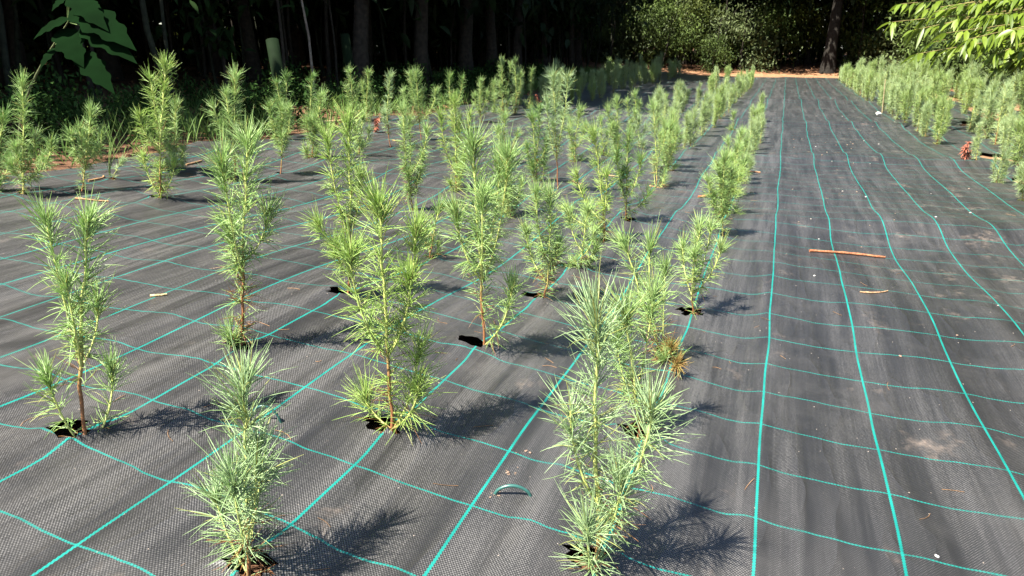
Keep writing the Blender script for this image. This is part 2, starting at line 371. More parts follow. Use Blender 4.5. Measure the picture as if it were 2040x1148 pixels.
def vec_to_pixel(base, x, y, depth):
    """point above/near base on the upright plane facing the camera, moved depth away"""
    nrm = np.array([base[0], base[1], 0.0]); nrm /= np.linalg.norm(nrm)
    d = ray(x, y); t = (np.dot(base, nrm) + depth) / np.dot(d, nrm)
    return CAMPOS + d * t
def build_seedling(spec, idx):
    R = np.random.default_rng(100 + idx)
    bx, by = spec['b']; tips = spec['t']; hue = spec.get('hue', 'mid'); dens = R.uniform(1.0, 1.4) * spec.get('dens', 430)
    bare = spec.get('bare', .06); woody = spec.get('woody', .3)
    base = ground_at(bx, by, -.012) if 'Y' not in spec else at_dist(bx, by, spec['Y'])
    base[2] = zg(base[0], base[1])
    dist = np.linalg.norm(base - CAMPOS)
    hero = dist < 3.4
    seg, wid = (4, .0022) if dist < 2.6 else ((3, .0025) if hero else (2, .0030))
    sides = 8 if hero else 5
    dens *= 1.0 if hero else .78
    root = empty('pine_seedling', base, spec['label'], 'seedling', spec.get('group'))
    O = lambda p: np.asarray(p) - base
    mt = O(vec_to_pixel(base, *tips[0][:2], R.normal(0, .012))); H = mt[2]
    mt[2] -= min(.075, .12 * H)                                    # the tuft's needles reach above the bud
    lean = np.array([R.normal(0, .02), R.normal(0, .02), 0]) + spec.get('bow', 0) * np.array([rt[0], rt[1], 0])
    zero = np.zeros(3)
    main = bez(zero, mt * .33 + lean + np.array([0, 0, .02]), mt * .68 + lean * .6, mt, 14)
    main[1:-1, :2] += R.normal(0, .0025, (12, 2))
    r0 = .0052 * (H / .7) ** .5 * spec.get('r', 1)
    mb = MB(); stem(mb, R, main, r0, r0 * .55, woody, sides); st = mb.obj('stem', M_STEM, root)
    mb = MB()
    nd = R.uniform(1.02, 1.22) * spec.get('nl', .088)
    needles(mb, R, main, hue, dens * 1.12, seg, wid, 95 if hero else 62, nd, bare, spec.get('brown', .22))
    # short needles sprouting round the foot
    mb.obj('needles', M_NEEDLE, st)
    extra = []
    if bare < .15 and H > .3 and not hero and not spec.get('noextra') and len(tips) < 5:
        for q in range(3):
            a = R.uniform(0, 6.28); rr_ = R.uniform(.035, .085); extra.append((np.array([math.cos(a) * rr_, math.sin(a) * rr_, R.uniform(.14, .34) * H]), R.uniform(.0, .06)))
    for q in range(0 if spec.get('noextra') or len(tips) > 4 else 1 if len(tips) > 1 else 0):
        a = R.uniform(0, 6.28); rr_ = R.uniform(.05, .09); extra.append((np.array([math.cos(a) * rr_, math.sin(a) * rr_, R.uniform(.5, .72) * H]), R.uniform(.3, .42)))
    for tp in list(tips[1:]) + extra:
        if isinstance(tp[0], np.ndarray): tipp = tp[0] + np.array([0, 0, .05]); tp = (0, 0, tp[1]); _px = False
        else: _px = True
        if _px: tipp = O(vec_to_pixel(base, tp[0], tp[1], R.normal(0, .05)))
        tipp[2] -= .05
        tipp[2] = max(tipp[2], .07)
        fr = tp[2] if len(tp) > 2 else min(.62, max(.03, .42 * tipp[2] / H))
        k = int(round(fr * 13)); p0 = main[min(k, 12)]
        dv = tipp - p0; out = np.array([dv[0], dv[1], 0])
        sh = bez(p0, p0 + out * .55 + np.array([0, 0, dv[2] * .22]), p0 + out * .95 + np.array([0, 0, dv[2] * .6]), tipp, 9)
        mb = MB(); stem(mb, R, sh, r0 * .6, r0 * .38, max(-.1, woody - .25 - fr * .5), sides); so = mb.obj('shoot', M_STEM, root)
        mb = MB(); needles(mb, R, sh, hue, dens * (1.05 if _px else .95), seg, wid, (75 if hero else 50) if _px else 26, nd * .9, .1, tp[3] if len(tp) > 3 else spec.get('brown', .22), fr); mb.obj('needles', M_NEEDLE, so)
    return base

PL = [
 # ---- nearest seedlings (photo pixels of foot and of each shoot tip)
 dict(b=(1192, 1138), t=[(1190, 570), (1303, 770, .2), (1172, 1015, .03), (1242, 915, .12)], hue='blue', dens=360, bow=-.02, nl=.098, woody=.22, r=1.1, hole=(-.03, .0),
      label='tall airy seedling at the bottom edge with a long curved right hand shoot'),
 dict(b=(1272, 884), t=[(1247, 580), (1303, 556), (1232, 640)], hue='mid', noextra=1, dens=360, nl=.09, hole=(-.01, .01),
      label='seedling half hidden behind the tall airy one at the bottom edge'),
 dict(b=(492, 1150), t=[(478, 705), (510, 850, .25), (425, 955, .08), (455, 905, .15)], hue='blue', dens=420, nl=.09, woody=.35, brown=.3, hole=(.0, .01),
      label='bluish bushy seedling at the bottom edge beside the half buried green wire loop'),
 dict(b=(172, 880), t=[(165, 385), (83, 400, .4), (187, 560, .42), (122, 520, .42), (84, 712, .03), (216, 705, .03)], hue='mid', dens=330, bare=.3, woody=.42, nl=.085, bow=-.02, hole=(-.045, .0),
      label='forked seedling with two equal tall tops, nearest the left edge of the photo'),
 dict(b=(782, 872), t=[(750, 350), (826, 425, .42), (693, 470, .42), (832, 655, .05), (832, 735, .05), (725, 760, .04), (815, 520, .4)], hue='yel', dens=400, bare=.12, woody=.42, nl=.09, hole=(-.03, .005), bow=.01,
      label='yellow green three topped seedling with a bare brown stem, centre foreground'),
 dict(b=(477, 702), t=[(487, 240), (438, 290, .42), (530, 395, .45), (450, 420, .42), (456, 640, .03)], hue='mid', dens=430, bare=.1, woody=.55, brown=.45, nl=.09, hole=(.0, .0), bow=-.03,
      label='tall slender seedling left of centre whose lower needles are thin and browning'),
 dict(b=(965, 704), t=[(940, 246), (1010, 285, .42), (995, 300, .44), (908, 395, .38), (1020, 545, .05), (960, 360, .4)], hue='mid', dens=400, bare=.2, woody=.4, nl=.092, hole=(-.035, .01), bow=.0,
      label='widely forked seedling with a low leaning shoot, right of the yellow green one'),
 dict(b=(692, 596), t=[(690, 208), (650, 250, .35), (715, 330, .35), (668, 470, .15), (632, 420, .3)], hue='yel', dens=420, bare=.12, woody=.4, nl=.088, hole=(-.03, .0),
      label='tall seedling behind the yellow green three topped one, standing in a dark slot'),
 dict(b=(1080, 604), t=[(1095, 362), (1068, 362), (1048, 440), (1112, 470)], hue='mid', dens=520, woody=.3, brown=.4, nl=.08, hole=(-.045, .0),
      label='twin topped compact seedling beside a wide dark slot with rusty dead needles at its foot'),
 dict(b=(1157, 541), t=[(1170, 403), (1134, 405), (1190, 470)], hue='mid', dens=460, woody=.25, nl=.075, hole=(-.06, .0),
      label='short seedling on a pinkish bare stem just beyond the twin topped compact one'),
 dict(b=(1204, 489), t=[(1184, 240), (1150, 332), (1172, 400), (1210, 330), (1128, 400)], hue='yel', dens=460, woody=.3, nl=.085, hole=(-.04, .0),
      label='tall pale seedling right of centre whose tip stands clear of its neighbours'),
 dict(b=(1246, 444), t=[(1253, 248), (1230, 290), (1278, 300), (1292, 370), (1240, 330)], hue='dark', dens=620, woody=.3, nl=.08, hole=(.01, .0),
      label='dark green dense bushy seedling left of the lichen covered wooden stake'),
 dict(b=(1332, 730), t=[(1245, 448, .05), (1296, 462, .05), (1328, 505, .05), (1326, 688, .02, 2.5), (1342, 700, .02, 2.5)], hue='mid', noextra=1, dens=330, woody=.15, brown=.55, nl=.085, hole=(.01, .0),
      label='three slim topped seedling with a rusty needle clump at its foot'),
 dict(b=(1378, 634), t=[(1396, 425), (1418, 432), (1362, 468), (1440, 465), (1385, 480)], hue='mid', dens=560, woody=.35, brown=.25, nl=.075, hole=(-.01, .0),
      label='bushy seedling nearest the camera in the single row along the open lane'),
 dict(b=(1340, 737), t=[(1338, 684), (1318, 694), (1353, 698)], hue='rust', dens=560, nl=.05, r=.6, woody=.8, brown=1.1, noextra=1,
      label='low rusty yellow tuft of needles at the foot of the three slim topped seedling'),
 # ---- left bed behind the empty strip
 dict(b=(45, 392), t=[(40, 138), (64, 258), (98, 268), (20, 310), (28, 275), (80, 300)], hue='mid', dens=620, woody=.1, brown=.2, nl=.082,
      label='tall seedling with a bushy skirt at the left edge of the photo'),
 dict(b=(-12, 385), t=[(4, 208), (-15, 260), (14, 300)], hue='dark', dens=520, label='seedling cut off by the left edge of the photo, only its right side showing'),
 dict(b=(160, 386), t=[(178, 200), (139, 250), (155, 243), (199, 252), (168, 255)], hue='mid', dens=560, woody=.25, nl=.08, label='broad seedling with four low tops and one taller leader at the left'),
 dict(b=(224, 362), t=[(243, 312)], hue='blue', dens=380, woody=.5, nl=.05, r=.7, label='tiny leaning seedling with a rusty foot beside a tall grass stalk'),
 dict(b=(318, 402), t=[(326, 105), (297, 140, .45), (276, 218, .42), (282, 298, .1), (317, 318, .02), (344, 308, .06)], hue='yel', dens=460, bare=.05, woody=.3, nl=.085, hole=(-.04, .0),
      label='tallest seedling of the back left bed, twin leaders above a loose whorl of long needles'),
 dict(b=(352, 340), t=[(347, 192), (362, 285), (335, 280)], hue='mid', dens=560, label='slim seedling just right of and behind the tallest back left one'),
 dict(b=(468, 366), t=[(466, 131), (448, 173), (440, 235), (480, 240)], hue='mid', dens=500, label='twin tipped seedling whose lower half is hidden behind the tall slender one left of centre'),
 dict(b=(558, 350), t=[(560, 198, .4), (536, 200, .4), (575, 203, .4), (545, 240, .35)], hue='mid', dens=640, bare=.3, woody=.3, nl=.08, label='flat topped bushy seedling on a bare stem with splayed roots, back left bed'),
 dict(b=(566, 268), t=[(568, 138), (551, 158)], hue='dark', dens=420, label='twin stemmed seedling in deep shade before the leaning green tube'),
 dict(b=(621, 256), t=[(621, 142)], hue='dark', dens=420, label='lone single stemmed seedling in deep shade right of the leaning green tube'),
 dict(b=(620, 318), t=[(639, 176), (611, 232), (625, 226), (650, 240)], hue='mid', dens=560, label='seedling with one leader over a low bushy foot, left of the red dead sprig'),
 dict(b=(700, 246), t=[(695, 130), (711, 168)], hue='mid', dens=520, label='lit twin tipped seedling left of two others against the dark wood'),
 dict(b=(713, 312), t=[(722, 222), (704, 240), (735, 250)], hue='mid', dens=600, label='round low seedling behind the tall yellow green pair, before the red dead sprig'),
 dict(b=(730, 243), t=[(733, 133), (742, 185)], hue='mid', dens=560, label='slim seedling with a pinkish foot right beside the red dead sprig'),
 dict(b=(780, 297), t=[(776, 137), (764, 215)], hue='blue', dens=520, bare=.2, woody=.4, nl=.08, bow=-.05, label='round headed seedling on a crooked bare stem'),
 dict(b=(840, 282), t=[(829, 135), (817, 140), (839, 172), (804, 174), (868, 172)], hue='mid', dens=560, bare=.25, woody=.4, brown=.3, label='many tipped seedling on a bare rusty stem in the back left bed'),
 dict(b=(850, 241), t=[(851, 222)], hue='yel', dens=500, nl=.04, r=.8, woody=.6, label='tiny sickly seedling with brown lower needles right of the many tipped one'),
 dict(b=(905, 262), t=[(895, 141), (921, 149), (880, 190)], hue='dark', dens=480, label='seedling with two dark tips above the pale crowns at the centre'),
 dict(b=(960, 246), t=[(957, 152), (970, 178), (945, 182), (985, 185), (955, 195)], hue='mid', dens=620, label='low wide seedling with many tips in the back left bed'),
 dict(b=(985, 226), t=[(984, 155)], hue='mid', dens=520, label='short slim seedling half hidden beside the low wide many tipped one'),
 dict(b=(1003, 236), t=[(1000, 112), (1017, 122), (1010, 180)], hue='mid', dens=480, label='tall seedling with a V of two tips touching the dark wood'),
 dict(b=(1026, 229), t=[(1025, 112), (1038, 141)], hue='mid', dens=520, woody=.35, label='slender seedling with a lower right tip, left of the red sprig at the wood edge'),
 dict(b=(1056, 220), t=[(1060, 130)], hue='mid', dens=560, label='single tipped seedling directly left of the red sprig at the wood edge'),
 # ---- middle bed
 dict(b=(826, 424), t=[(803, 198), (816, 226), (850, 244, .4), (840, 300), (812, 330), (832, 340)], hue='mid', dens=640, woody=.25, nl=.085, bow=.0, label='dense tall seedling with a slim right shoot in the middle bed'),
 dict(b=(856, 520), t=[(874, 400), (846, 440)], hue='dark', dens=300, woody=.5, brown=.5, label='small dark thin seedling with a rusty foot in the middle bed'),
 dict(b=(910, 384), t=[(904, 182), (877, 216, .2), (936, 214, .3), (925, 300)], hue='yel', dens=520, woody=.3, label='stout seedling with a leader between two side shoots in the middle bed'),
 dict(b=(1014, 438), t=[(1016, 290), (1030, 380), (1000, 330), (1040, 350)], hue='mid', dens=520, woody=.2, brown=.3, label='loose seedling with a mat of brown needles at its foot in the middle bed'),
 dict(b=(1000, 330), t=[(1005, 220), (1031, 255), (992, 250)], hue='mid', dens=520, label='seedling with a short right hand twin, behind the widely forked one'),
 dict(b=(1070, 366), t=[(1060, 214), (1077, 205), (1050, 280), (1090, 270)], hue='dark', dens=640, woody=.25, label='dark dense twin leader seedling left of a tall bare stemmed one'),
 dict(b=(1112, 382), t=[(1103, 134), (1131, 141), (1120, 215), (1090, 190)], hue='blue', dens=420, bare=.3, woody=.42, label='tallest seedling of the middle bed with a bare brown lower stem'),
 dict(b=(1147, 326), t=[(1157, 207), (1136, 230), (1165, 240)], hue='mid', dens=600, woody=.2, label='small leaning seedling tapering to a dark foot in the middle bed'),
 dict(b=(1206, 314), t=[(1197, 228), (1220, 240)], hue='mid', dens=500, label='low seedling with a brown foot behind the tall pale one'),
 dict(b=(1232, 300), t=[(1230, 188), (1211, 208), (1222, 240)], hue='mid', dens=520, label='seedling with a thick leader and low left tip, behind the dark bushy one'),
 dict(b=(1260, 272), t=[(1265, 178), (1250, 194), (1275, 200)], hue='mid', dens=520, label='three tipped small seedling in the middle bed near the empty fabric'),
 dict(b=(1274, 296), t=[(1272, 232), (1285, 245)], hue='blue', dens=520, label='low bluish seedling in front of the three tipped small one'),
 dict(b=(1308, 378), t=[(1303, 195), (1315, 260)], hue='mid', dens=420, woody=.2, label='slim airy seedling immediately left of the lichen covered wooden stake'),
 dict(b=(1334, 344), t=[(1338, 234), (1350, 250), (1322, 260)], hue='mid', dens=520, woody=.2, label='seedling just beyond the lichen covered wooden stake'),
 dict(b=(1330, 228), t=[(1328, 188)], hue='mid', dens=560, label='isolated small seedling between the middle bed and the shaded strip'),
 # ---- single row along the lane
 dict(b=(1440, 476), t=[(1433, 310), (1413, 345), (1460, 330), (1446, 300), (1425, 370)], hue='mid', dens=640, woody=.2, label='second bushy seedling of the single row along the open lane'),
 dict(b=(1450, 430), t=[(1456, 305), (1475, 330), (1440, 320)], hue='yel', dens=640, label='third seedling of the single row along the open lane'),
 dict(b=(1456, 396), t=[(1470, 280), (1484, 310), (1448, 300)], hue='mid', dens=640, label='fourth seedling of the single row along the open lane'),
 dict(b=(1466, 364), t=[(1478, 250), (1452, 270), (1488, 270)], hue='mid', dens=640, label='fifth seedling of the single row along the open lane'),
 dict(b=(1462, 262), t=[(1461, 222)], hue='mid', dens=420, label='thin sprig standing out left of the single row along the open lane'),
]
HOLES = []
for k, sp_ in enumerate(PL):
    b0 = build_seedling(sp_, k)
    d0 = np.linalg.norm(b0 - CAMPOS)
    hx, hy = sp_.get('hole', (0.0, 0.0))
    HOLES.append((b0[0] + hx, b0[1] + hy, (.058 if 'hole' in sp_ else .035), b0))

# far seedlings: a few shared meshes, one object each
def far_variant(seed, h, nsh, hue):
    R = np.random.default_rng(seed); mb = MB()
    main = bez(np.zeros(3), np.array([R.normal(0, .02), R.normal(0, .02), h * .3]), np.array([R.normal(0, .03), R.normal(0, .03), h * .7]), np.array([R.normal(0, .03), R.normal(0, .03), h - .05]), 8)
    stem(mb, R, main, .006, .0035, .3, 4, 0)
    needles(mb, R, main, hue, 620, 1, .0045, 60, .092, .05, .12, 0, 1)
    for q in range(nsh):
        a = R.uniform(0, 6.28); fr = R.uniform(.03, .45); p0 = main[int(fr * 7)]
        th = h * R.uniform(.55, .95) - .04; th = max(th, p0[2] + .1)
        r = R.uniform(.04, .1); tp = np.array([math.cos(a) * r, math.sin(a) * r, th])
        sh = bez(p0, p0 + np.array([tp[0] * .7, tp[1] * .7, .05]), np.array([tp[0], tp[1], (p0[2] + th) / 2]), tp, 6)
        stem(mb, R, sh, .0035, .0025, .1, 3, 0)
        needles(mb, R, sh, hue, 620, 1, .0045, 55, .088, .05, .12, fr, 1)
    return mb.mesh('pine_seedling', [M_STEM, M_NEEDLE])
FARV = [far_variant(900 + k, .5 + .02 * (k % 4), [3, 4, 5, 2, 6, 4, 5, 3, 4, 5][k], ['mint', 'mint', 'mid', 'mint', 'mid', 'blue', 'mint', 'mint', 'mid', 'mint'][k]) for k in range(10)]
FAR = []      # (x, y, height, label, group)
def row(X, y0, y1, step, hlo, hhi, label, group, miss=.08, jit=.05):
    y = y0
    while y < y1:
        if rnd.random() > miss: FAR.append((X + rnd.gauss(0, jit), y + rnd.gauss(0, .06), rnd.uniform(hlo, hhi), label, group))
        y += step
row(-.285, 6.6, 12.2, .62, .42, .55, 'small far seedling in the single row along the open lane, beyond the fifth', 'far seedlings of the single lane row', .0)
row(-.98, 7.2, 25.5, .62, .45, .68, 'far seedling packed in the middle bed, right of its leftmost row', 'far seedlings in the right row of the middle bed', .04)
row(-1.67, 9.5, 25, .66, .45, .72, 'far seedling in the leftmost row of the middle bed', 'far seedlings in the left row of the middle bed', .25)
row(-3.75, 12.0, 29, .74, .42, .75, 'far seedling in the right row of the shaded bed by the dark wood', 'far seedlings in the right row of the shaded bed', .08)
row(-4.43, 12.4, 29, .74, .42, .85, 'far seedling in the shaded bed row closest to the dark wood', 'far seedlings in the row closest to the wood', .08)
row(1.90, 10.7, 29.5, .62, .45, .78, 'seedling in the right hand bed row that edges the open lane', 'right bed seedlings edging the lane', .03)
row(2.58, 7.6, 29.5, .62, .42, .9, 'seedling in the second row of the right hand bed', 'second row of the right hand bed', .05)
row(3.22, 9.6, 29.5, .66, .45, 1.0, 'seedling in the third row of the right hand bed', 'third row of the right hand bed', .1)
row(3.85, 12.0, 29, .62, .6, .95, 'seedling in the outermost row of the right hand bed under the leafy bank', 'outermost row of the right hand bed', .1)
for px, py, h, lab in ((1986, 366, .40, 'small dark seedling beside a black slit near the right edge'), (2036, 402, .45, 'seedling cut by the right edge, nearest the camera on that side'),
                       (1944, 320, .42, 'thin seedling right of the red dead sprig by the sandy patch'), (2030, 330, .6, 'tall seedling at the right edge behind the small dark one'),
                       (1842, 274, .52, 'bushy seedling at the near end of the right bed, beside the open lane'), (2005, 300, .62, 'pale seedling left of the tall one at the right edge')):
    _p = ground_at(px, py); FAR.append((_p[0], _p[1], h, lab, None))
FAR.sort(key=lambda q: math.hypot(q[0], q[1]) / q[2])
NEARMAX = 290 - len(PL)
rest = []
for k, (x, y, h, lab, grp) in enumerate(FAR):
    z = zg(x, y)
    if k < NEARMAX:
        v = FARV[(k * 7 + rnd.randrange(10)) % 10]; s = h / .55
        o = link_mesh('pine_seedling', v, (x, y, z), rnd.uniform(0, 6.28), (s * .85, s * .85, s)); tag(o, lab, 'seedling', grp)
        if y < 12.5: HOLES.append((x, y, .035, np.array([x, y, z])))
    else: rest.append((x, y, z, h))
if rest:
    mb = MB(); R = np.random.default_rng(77)
    for x, y, z, h in rest:
        for q in range(3):
            tp = np.array([R.normal(0, .05), R.normal(0, .05), (h - .04) * (1 if q == 0 else R.uniform(.6, .95))])
            pts = bez(np.zeros(3), tp * .4, tp * .7, tp, 5) + np.array([x, y, z])
            stem(mb, R, pts, .006, .004, .3, 3, 0); needles(mb, R, pts, 'mint', 200, 1, .006, 22, .085, .05, .1, 0, 1)
    tag(mb.obj('distant_seedlings', [M_STEM, M_NEEDLE]), 'farthest pine seedlings at the ends of the beds, merging into one green mass', 'seedlings', kind='stuff')

# ------------------------------------------------------------------ fabric with real planting holes
FX0, FX1, FY0, FY1 = -5.05, 4.3, -2.0, 30.0
pts, edges, loops = [], [], []
def addloop(poly):
    s = len(pts); pts.extend(poly); n = len(poly); edges.extend([(s + a, s + (a + 1) % n) for a in range(n)]); loops.append(np.array(poly))
oR = np.random.default_rng(3)
per = []
for yv in np.arange(FY0, FY1, .35): per.append((FX0 + .07 * math.sin(yv * 2.1) + .05 * math.sin(yv * 5.3), yv))
for xv in np.arange(FX0, FX1, .3): per.append((xv, FY1 + .12 * math.sin(xv * 1.7) + .05 * math.sin(xv * 6)))
for yv in np.arange(FY1, FY0, -.4): per.append((FX1 + .08 * math.sin(yv * 1.7), yv))
for xv in np.arange(FX1, FX0, -.3): per.append((xv, FY0))
addloop(per); outer = loops.pop()
for hx, hy, r, b0 in HOLES:
    n = 18 if r > .05 else 10
    a = np.linspace(0, 2 * math.pi, n, endpoint=False)
    rr = r * (1 + oR.uniform(-.42, .4, n)); ro = oR.uniform(-.2, .2)
    px = np.cos(a) * rr * 1.0; py = np.sin(a) * rr * .62
    addloop([(hx + px[q] * math.cos(ro) - py[q] * math.sin(ro), hy + px[q] * math.sin(ro) + py[q] * math.cos(ro)) for q in range(n)])
def blob(cx, cy, rx, ry, n=22, jag=.2):
    a = np.linspace(0, 2 * math.pi, n, endpoint=False); r = 1 + oR.uniform(-jag, jag, n)
    addloop([(cx + rx * r[q] * math.cos(a[q]), cy + ry * r[q] * math.sin(a[q])) for q in range(n)])
blob(2.36, 9.4, .2, .6); blob(2.22, 7.9, .08, .25); blob(2.9, 13, .2, .8); blob(3.7, 15.5, .3, 2.4); blob(3.75, 21, .28, 2.2)
hc = np.array([l.mean(0) for l in loops]); hr = np.array([np.max(np.linalg.norm(l - l.mean(0), axis=1)) for l in loops])
def inside(p, poly):
    x, y = p; c = False; n = len(poly); j = n - 1
    for q in range(n):
        if (poly[q][1] > y) != (poly[j][1] > y) and x < (poly[j][0] - poly[q][0]) * (y - poly[q][1]) / (poly[j][1] - poly[q][1]) + poly[q][0]: c = not c
        j = q
    return c
grid = []
for yv in list(np.arange(FY0 + .2, .4, .25)) + list(np.arange(.4, 4.0, .045)) + list(np.arange(4, 8.5, .09)) + list(np.arange(8.5, FY1 - .2, .25)):
    st_ = .25 if yv < .4 else .05 if yv < 4 else .1 if yv < 8.5 else .25
    xl = max(FX0 + .25, -1.45 * yv - .6); xr = min(FX1 - .25, .30 * yv + .6)
    xa = np.arange(xl, xr, st_); coarse = list(np.arange(FX0 + .25, xl, .3)) + list(np.arange(xr + .1, FX1 - .25, .3))
    for xv in list(xa) + coarse: grid.append((xv + oR.uniform(-.008, .008), yv + oR.uniform(-.008, .008)))
grid = np.array(grid)
keep = np.ones(len(grid), bool)
for l, c, r in zip(loops, hc, hr):
    near = np.where(np.linalg.norm(grid - c, axis=1) < r + .02)[0]
    for q in near:
        if r < .12 or inside(grid[q], l) or np.min(np.linalg.norm(l - grid[q], axis=1)) < .03: keep[q] = False
for q in np.where((grid[:, 0] < FX0 + .3) | (grid[:, 1] > FY1 - .3) | (grid[:, 0] > FX1 - .3))[0]:
    if not inside(grid[q], outer): keep[q] = False
allp = [Vector(p) for p in pts] + [Vector(p) for p in grid[keep]]
ov, oe, of, _, _, _ = delaunay_2d_cdt(allp, edges, [], 0, 1e-6)
V2 = np.array([(p[0], p[1]) for p in ov]); T3 = np.array([f for f in of if len(f) == 3])
cen = V2[T3].mean(1); ok = np.ones(len(T3), bool)
for l, c, r in zip(loops, hc, hr):
    for q in np.where(np.linalg.norm(cen - c, axis=1) < r + .01)[0]:
        if inside(cen[q], l): ok[q] = False
m_ = (cen[:, 0] < FX0 + .4) | (cen[:, 1] > FY1 - .4) | (cen[:, 0] > FX1 - .4) | (cen[:, 1] < FY0 + .2)
for q in np.where(m_)[0]:
    if not inside(cen[q], outer): ok[q] = False
T3 = T3[ok]
a_, b_, c_ = V2[T3[:, 0]], V2[T3[:, 1]], V2[T3[:, 2]]
cr = (b_[:, 0] - a_[:, 0]) * (c_[:, 1] - a_[:, 1]) - (b_[:, 1] - a_[:, 1]) * (c_[:, 0] - a_[:, 0])
T3[cr < 0] = T3[cr < 0][:, ::-1]
Zf = zcloth(V2[:, 0], V2[:, 1])
for (hx, hy, r, b0) in HOLES:
    d = np.hypot(V2[:, 0] - hx, V2[:, 1] - hy); mk = d < .35
    Zf[mk] += (.014 * np.exp(-((d[mk] - r) / .05) ** 2) + np.abs(oR.normal(0, .007, mk.sum())) * (d[mk] < r * 1.25)) * (1 if r > .05 else .5)
mb = MB(); mb.add(np.column_stack([V2, Zf]), T3, (.03, .03, .03))
fab = mb.obj('weed_fabric', M_FABRIC); tag(fab, kind='structure')

# ------------------------------------------------------------------ leaves, crowns, trees
def leaves(mb, R, P0, D, L, W, col, droop=.25, mi=0, seg3=False):
    """pointed leaves bent along the midrib: foot P0, direction D, length L, width W"""
    P0 = np.asarray(P0, float); D = norm(np.asarray(D, float)); n = len(P0)
    L = np.broadcast_to(L, (n,))[:, None]; W = np.broadcast_to(W, (n,))[:, None]
    U = norm(np.cross(D, np.array([0, 0, 1.0]) + R.normal(0, .35, (n, 3)))); Nn = np.cross(U, D)
    g = np.array([0, 0, -1.0]) * droop * L
    def q(t): return P0 + D * L * t + g * t * t
    v = np.stack([q(0), q(.3) + U * W * .42 + Nn * W * .12, q(.3), q(.3) - U * W * .42 + Nn * W * .12,
                  q(.62) + U * W * .40 + Nn * W * .10, q(.62), q(.62) - U * W * .40 + Nn * W * .10, q(1)], 1)
    fq = np.array([[2, 1, 4, 5], [3, 2, 5, 6]]); ft = np.array([[0, 1, 2], [0, 2, 3], [5, 4, 7], [6, 5, 7]])
    b = np.arange(n)[:, None, None] * 8
    col = np.broadcast_to(col, (n, 3)); cv = np.repeat(col[:, None], 8, axis=1).reshape(-1, 3)
    st = mb.n; mb.add(v.reshape(-1, 3), (b + fq[None]).reshape(-1, 4), cv, mi)
    mb.add(np.zeros((0, 3)), (b + ft[None]).reshape(-1, 3) + (st - mb.n), np.zeros((0, 3)), mi)
def clumpy(R, n, rad, nclump, cs):
    C = norm(R.normal(0, 1, (nclump, 3))) * (R.uniform(.25, 1, (nclump, 1)) ** .5) * np.array(rad)
    i = R.integers(0, nclump, n); return C[i] + R.normal(0, cs, (n, 3)), i
def crown_mesh(seed, n, rad, leaf, cols, nclump=16, cs=.45, mat=None, droop=.3):
    R = np.random.default_rng(seed); mb = MB()
    P, ci = clumpy(R, n, rad, nclump, cs)
    D = R.normal(0, 1, (n, 3)); D[:, 2] -= .3
    cc = R.uniform(0, 1, nclump)[ci] * .5 + R.uniform(0, 1, n) * .5
    c = np.array(cols[0]) * (1 - cc[:, None]) + np.array(cols[1]) * cc[:, None]
    leaves(mb, R, P, D, leaf * R.uniform(.6, 1.2, n), leaf * .5 * R.uniform(.7, 1.2, n), c, droop)
    return mb.mesh('crown', mat or M_LEAF)
DK = ((.007, .016, .005), (.016, .032, .010))  # very dark leaf tint, the shade of the wood put into the colour
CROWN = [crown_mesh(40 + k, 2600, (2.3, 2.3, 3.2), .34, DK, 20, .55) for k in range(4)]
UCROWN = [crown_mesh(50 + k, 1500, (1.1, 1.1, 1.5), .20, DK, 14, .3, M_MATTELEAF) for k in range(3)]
FARCOL = ((.012, .026, .007), (.095, .135, .032))  # wide leaf tint range paints sun dapples on the far shrubs
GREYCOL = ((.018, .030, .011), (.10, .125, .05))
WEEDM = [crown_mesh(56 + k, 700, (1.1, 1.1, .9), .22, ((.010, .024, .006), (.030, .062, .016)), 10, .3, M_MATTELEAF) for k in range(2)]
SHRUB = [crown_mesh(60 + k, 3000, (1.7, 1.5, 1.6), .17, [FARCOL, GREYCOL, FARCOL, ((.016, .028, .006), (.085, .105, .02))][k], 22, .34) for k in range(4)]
def trunk_mesh(seed, h, r, lean=.04, col=(.020, .016, .012), limbs=5, wob=.03):  # near black bark: wood shade put into the tint
    R = np.random.default_rng(seed); mb = MB(); n = 12
    z = np.linspace(0, h, n); pts = np.column_stack([np.cumsum(R.normal(0, wob, n)) + z * R.normal(0, lean), np.cumsum(R.normal(0, wob, n)) + z * R.normal(0, lean), z]); pts -= pts[0]
    rr = r * np.interp(z / h, [0, .04, .12, 1], [1.5, 1.15, 1, .3]); cc = np.array(col) * R.uniform(.7, 1.3, (n, 1))
    tube(mb, pts, rr, cc, 9 if r > .1 else 6)
    for q in range(limbs):
        i = R.integers(n // 3, n - 1); a = R.uniform(0, 6.28); ln = R.uniform(.5, 1.6) * min(1, h / 6)
        e = pts[i] + np.array([math.cos(a) * ln, math.sin(a) * ln, ln * R.uniform(.3, .9)])
        lp = bez(pts[i], pts[i] + (e - pts[i]) * .4 + np.array([0, 0, -.05]), pts[i] + (e - pts[i]) * .7, e, 5)
        tube(mb, lp, np.linspace(rr[i] * .5, rr[i] * .15, 5), cc[i], 5)
    return mb.mesh('trunk', M_BARK)
TRUNK = [trunk_mesh(70 + k, 9, .09 + .02 * k) for k in range(4)]
STEMS = [trunk_mesh(80 + k, 5.5, .022 + .005 * k, .05, (.017, .014, .010) if k % 2 else (.014, .016, .009), 4, .025) for k in range(5)]
UNDER = [trunk_mesh(90 + k, 2.2, .03, .1, limbs=6) for k in range(3)]
PALE = trunk_mesh(99, 5.5, .02, .03, (.13, .11, .09), 3)  # lighter bark tint stands for sun on this one stem

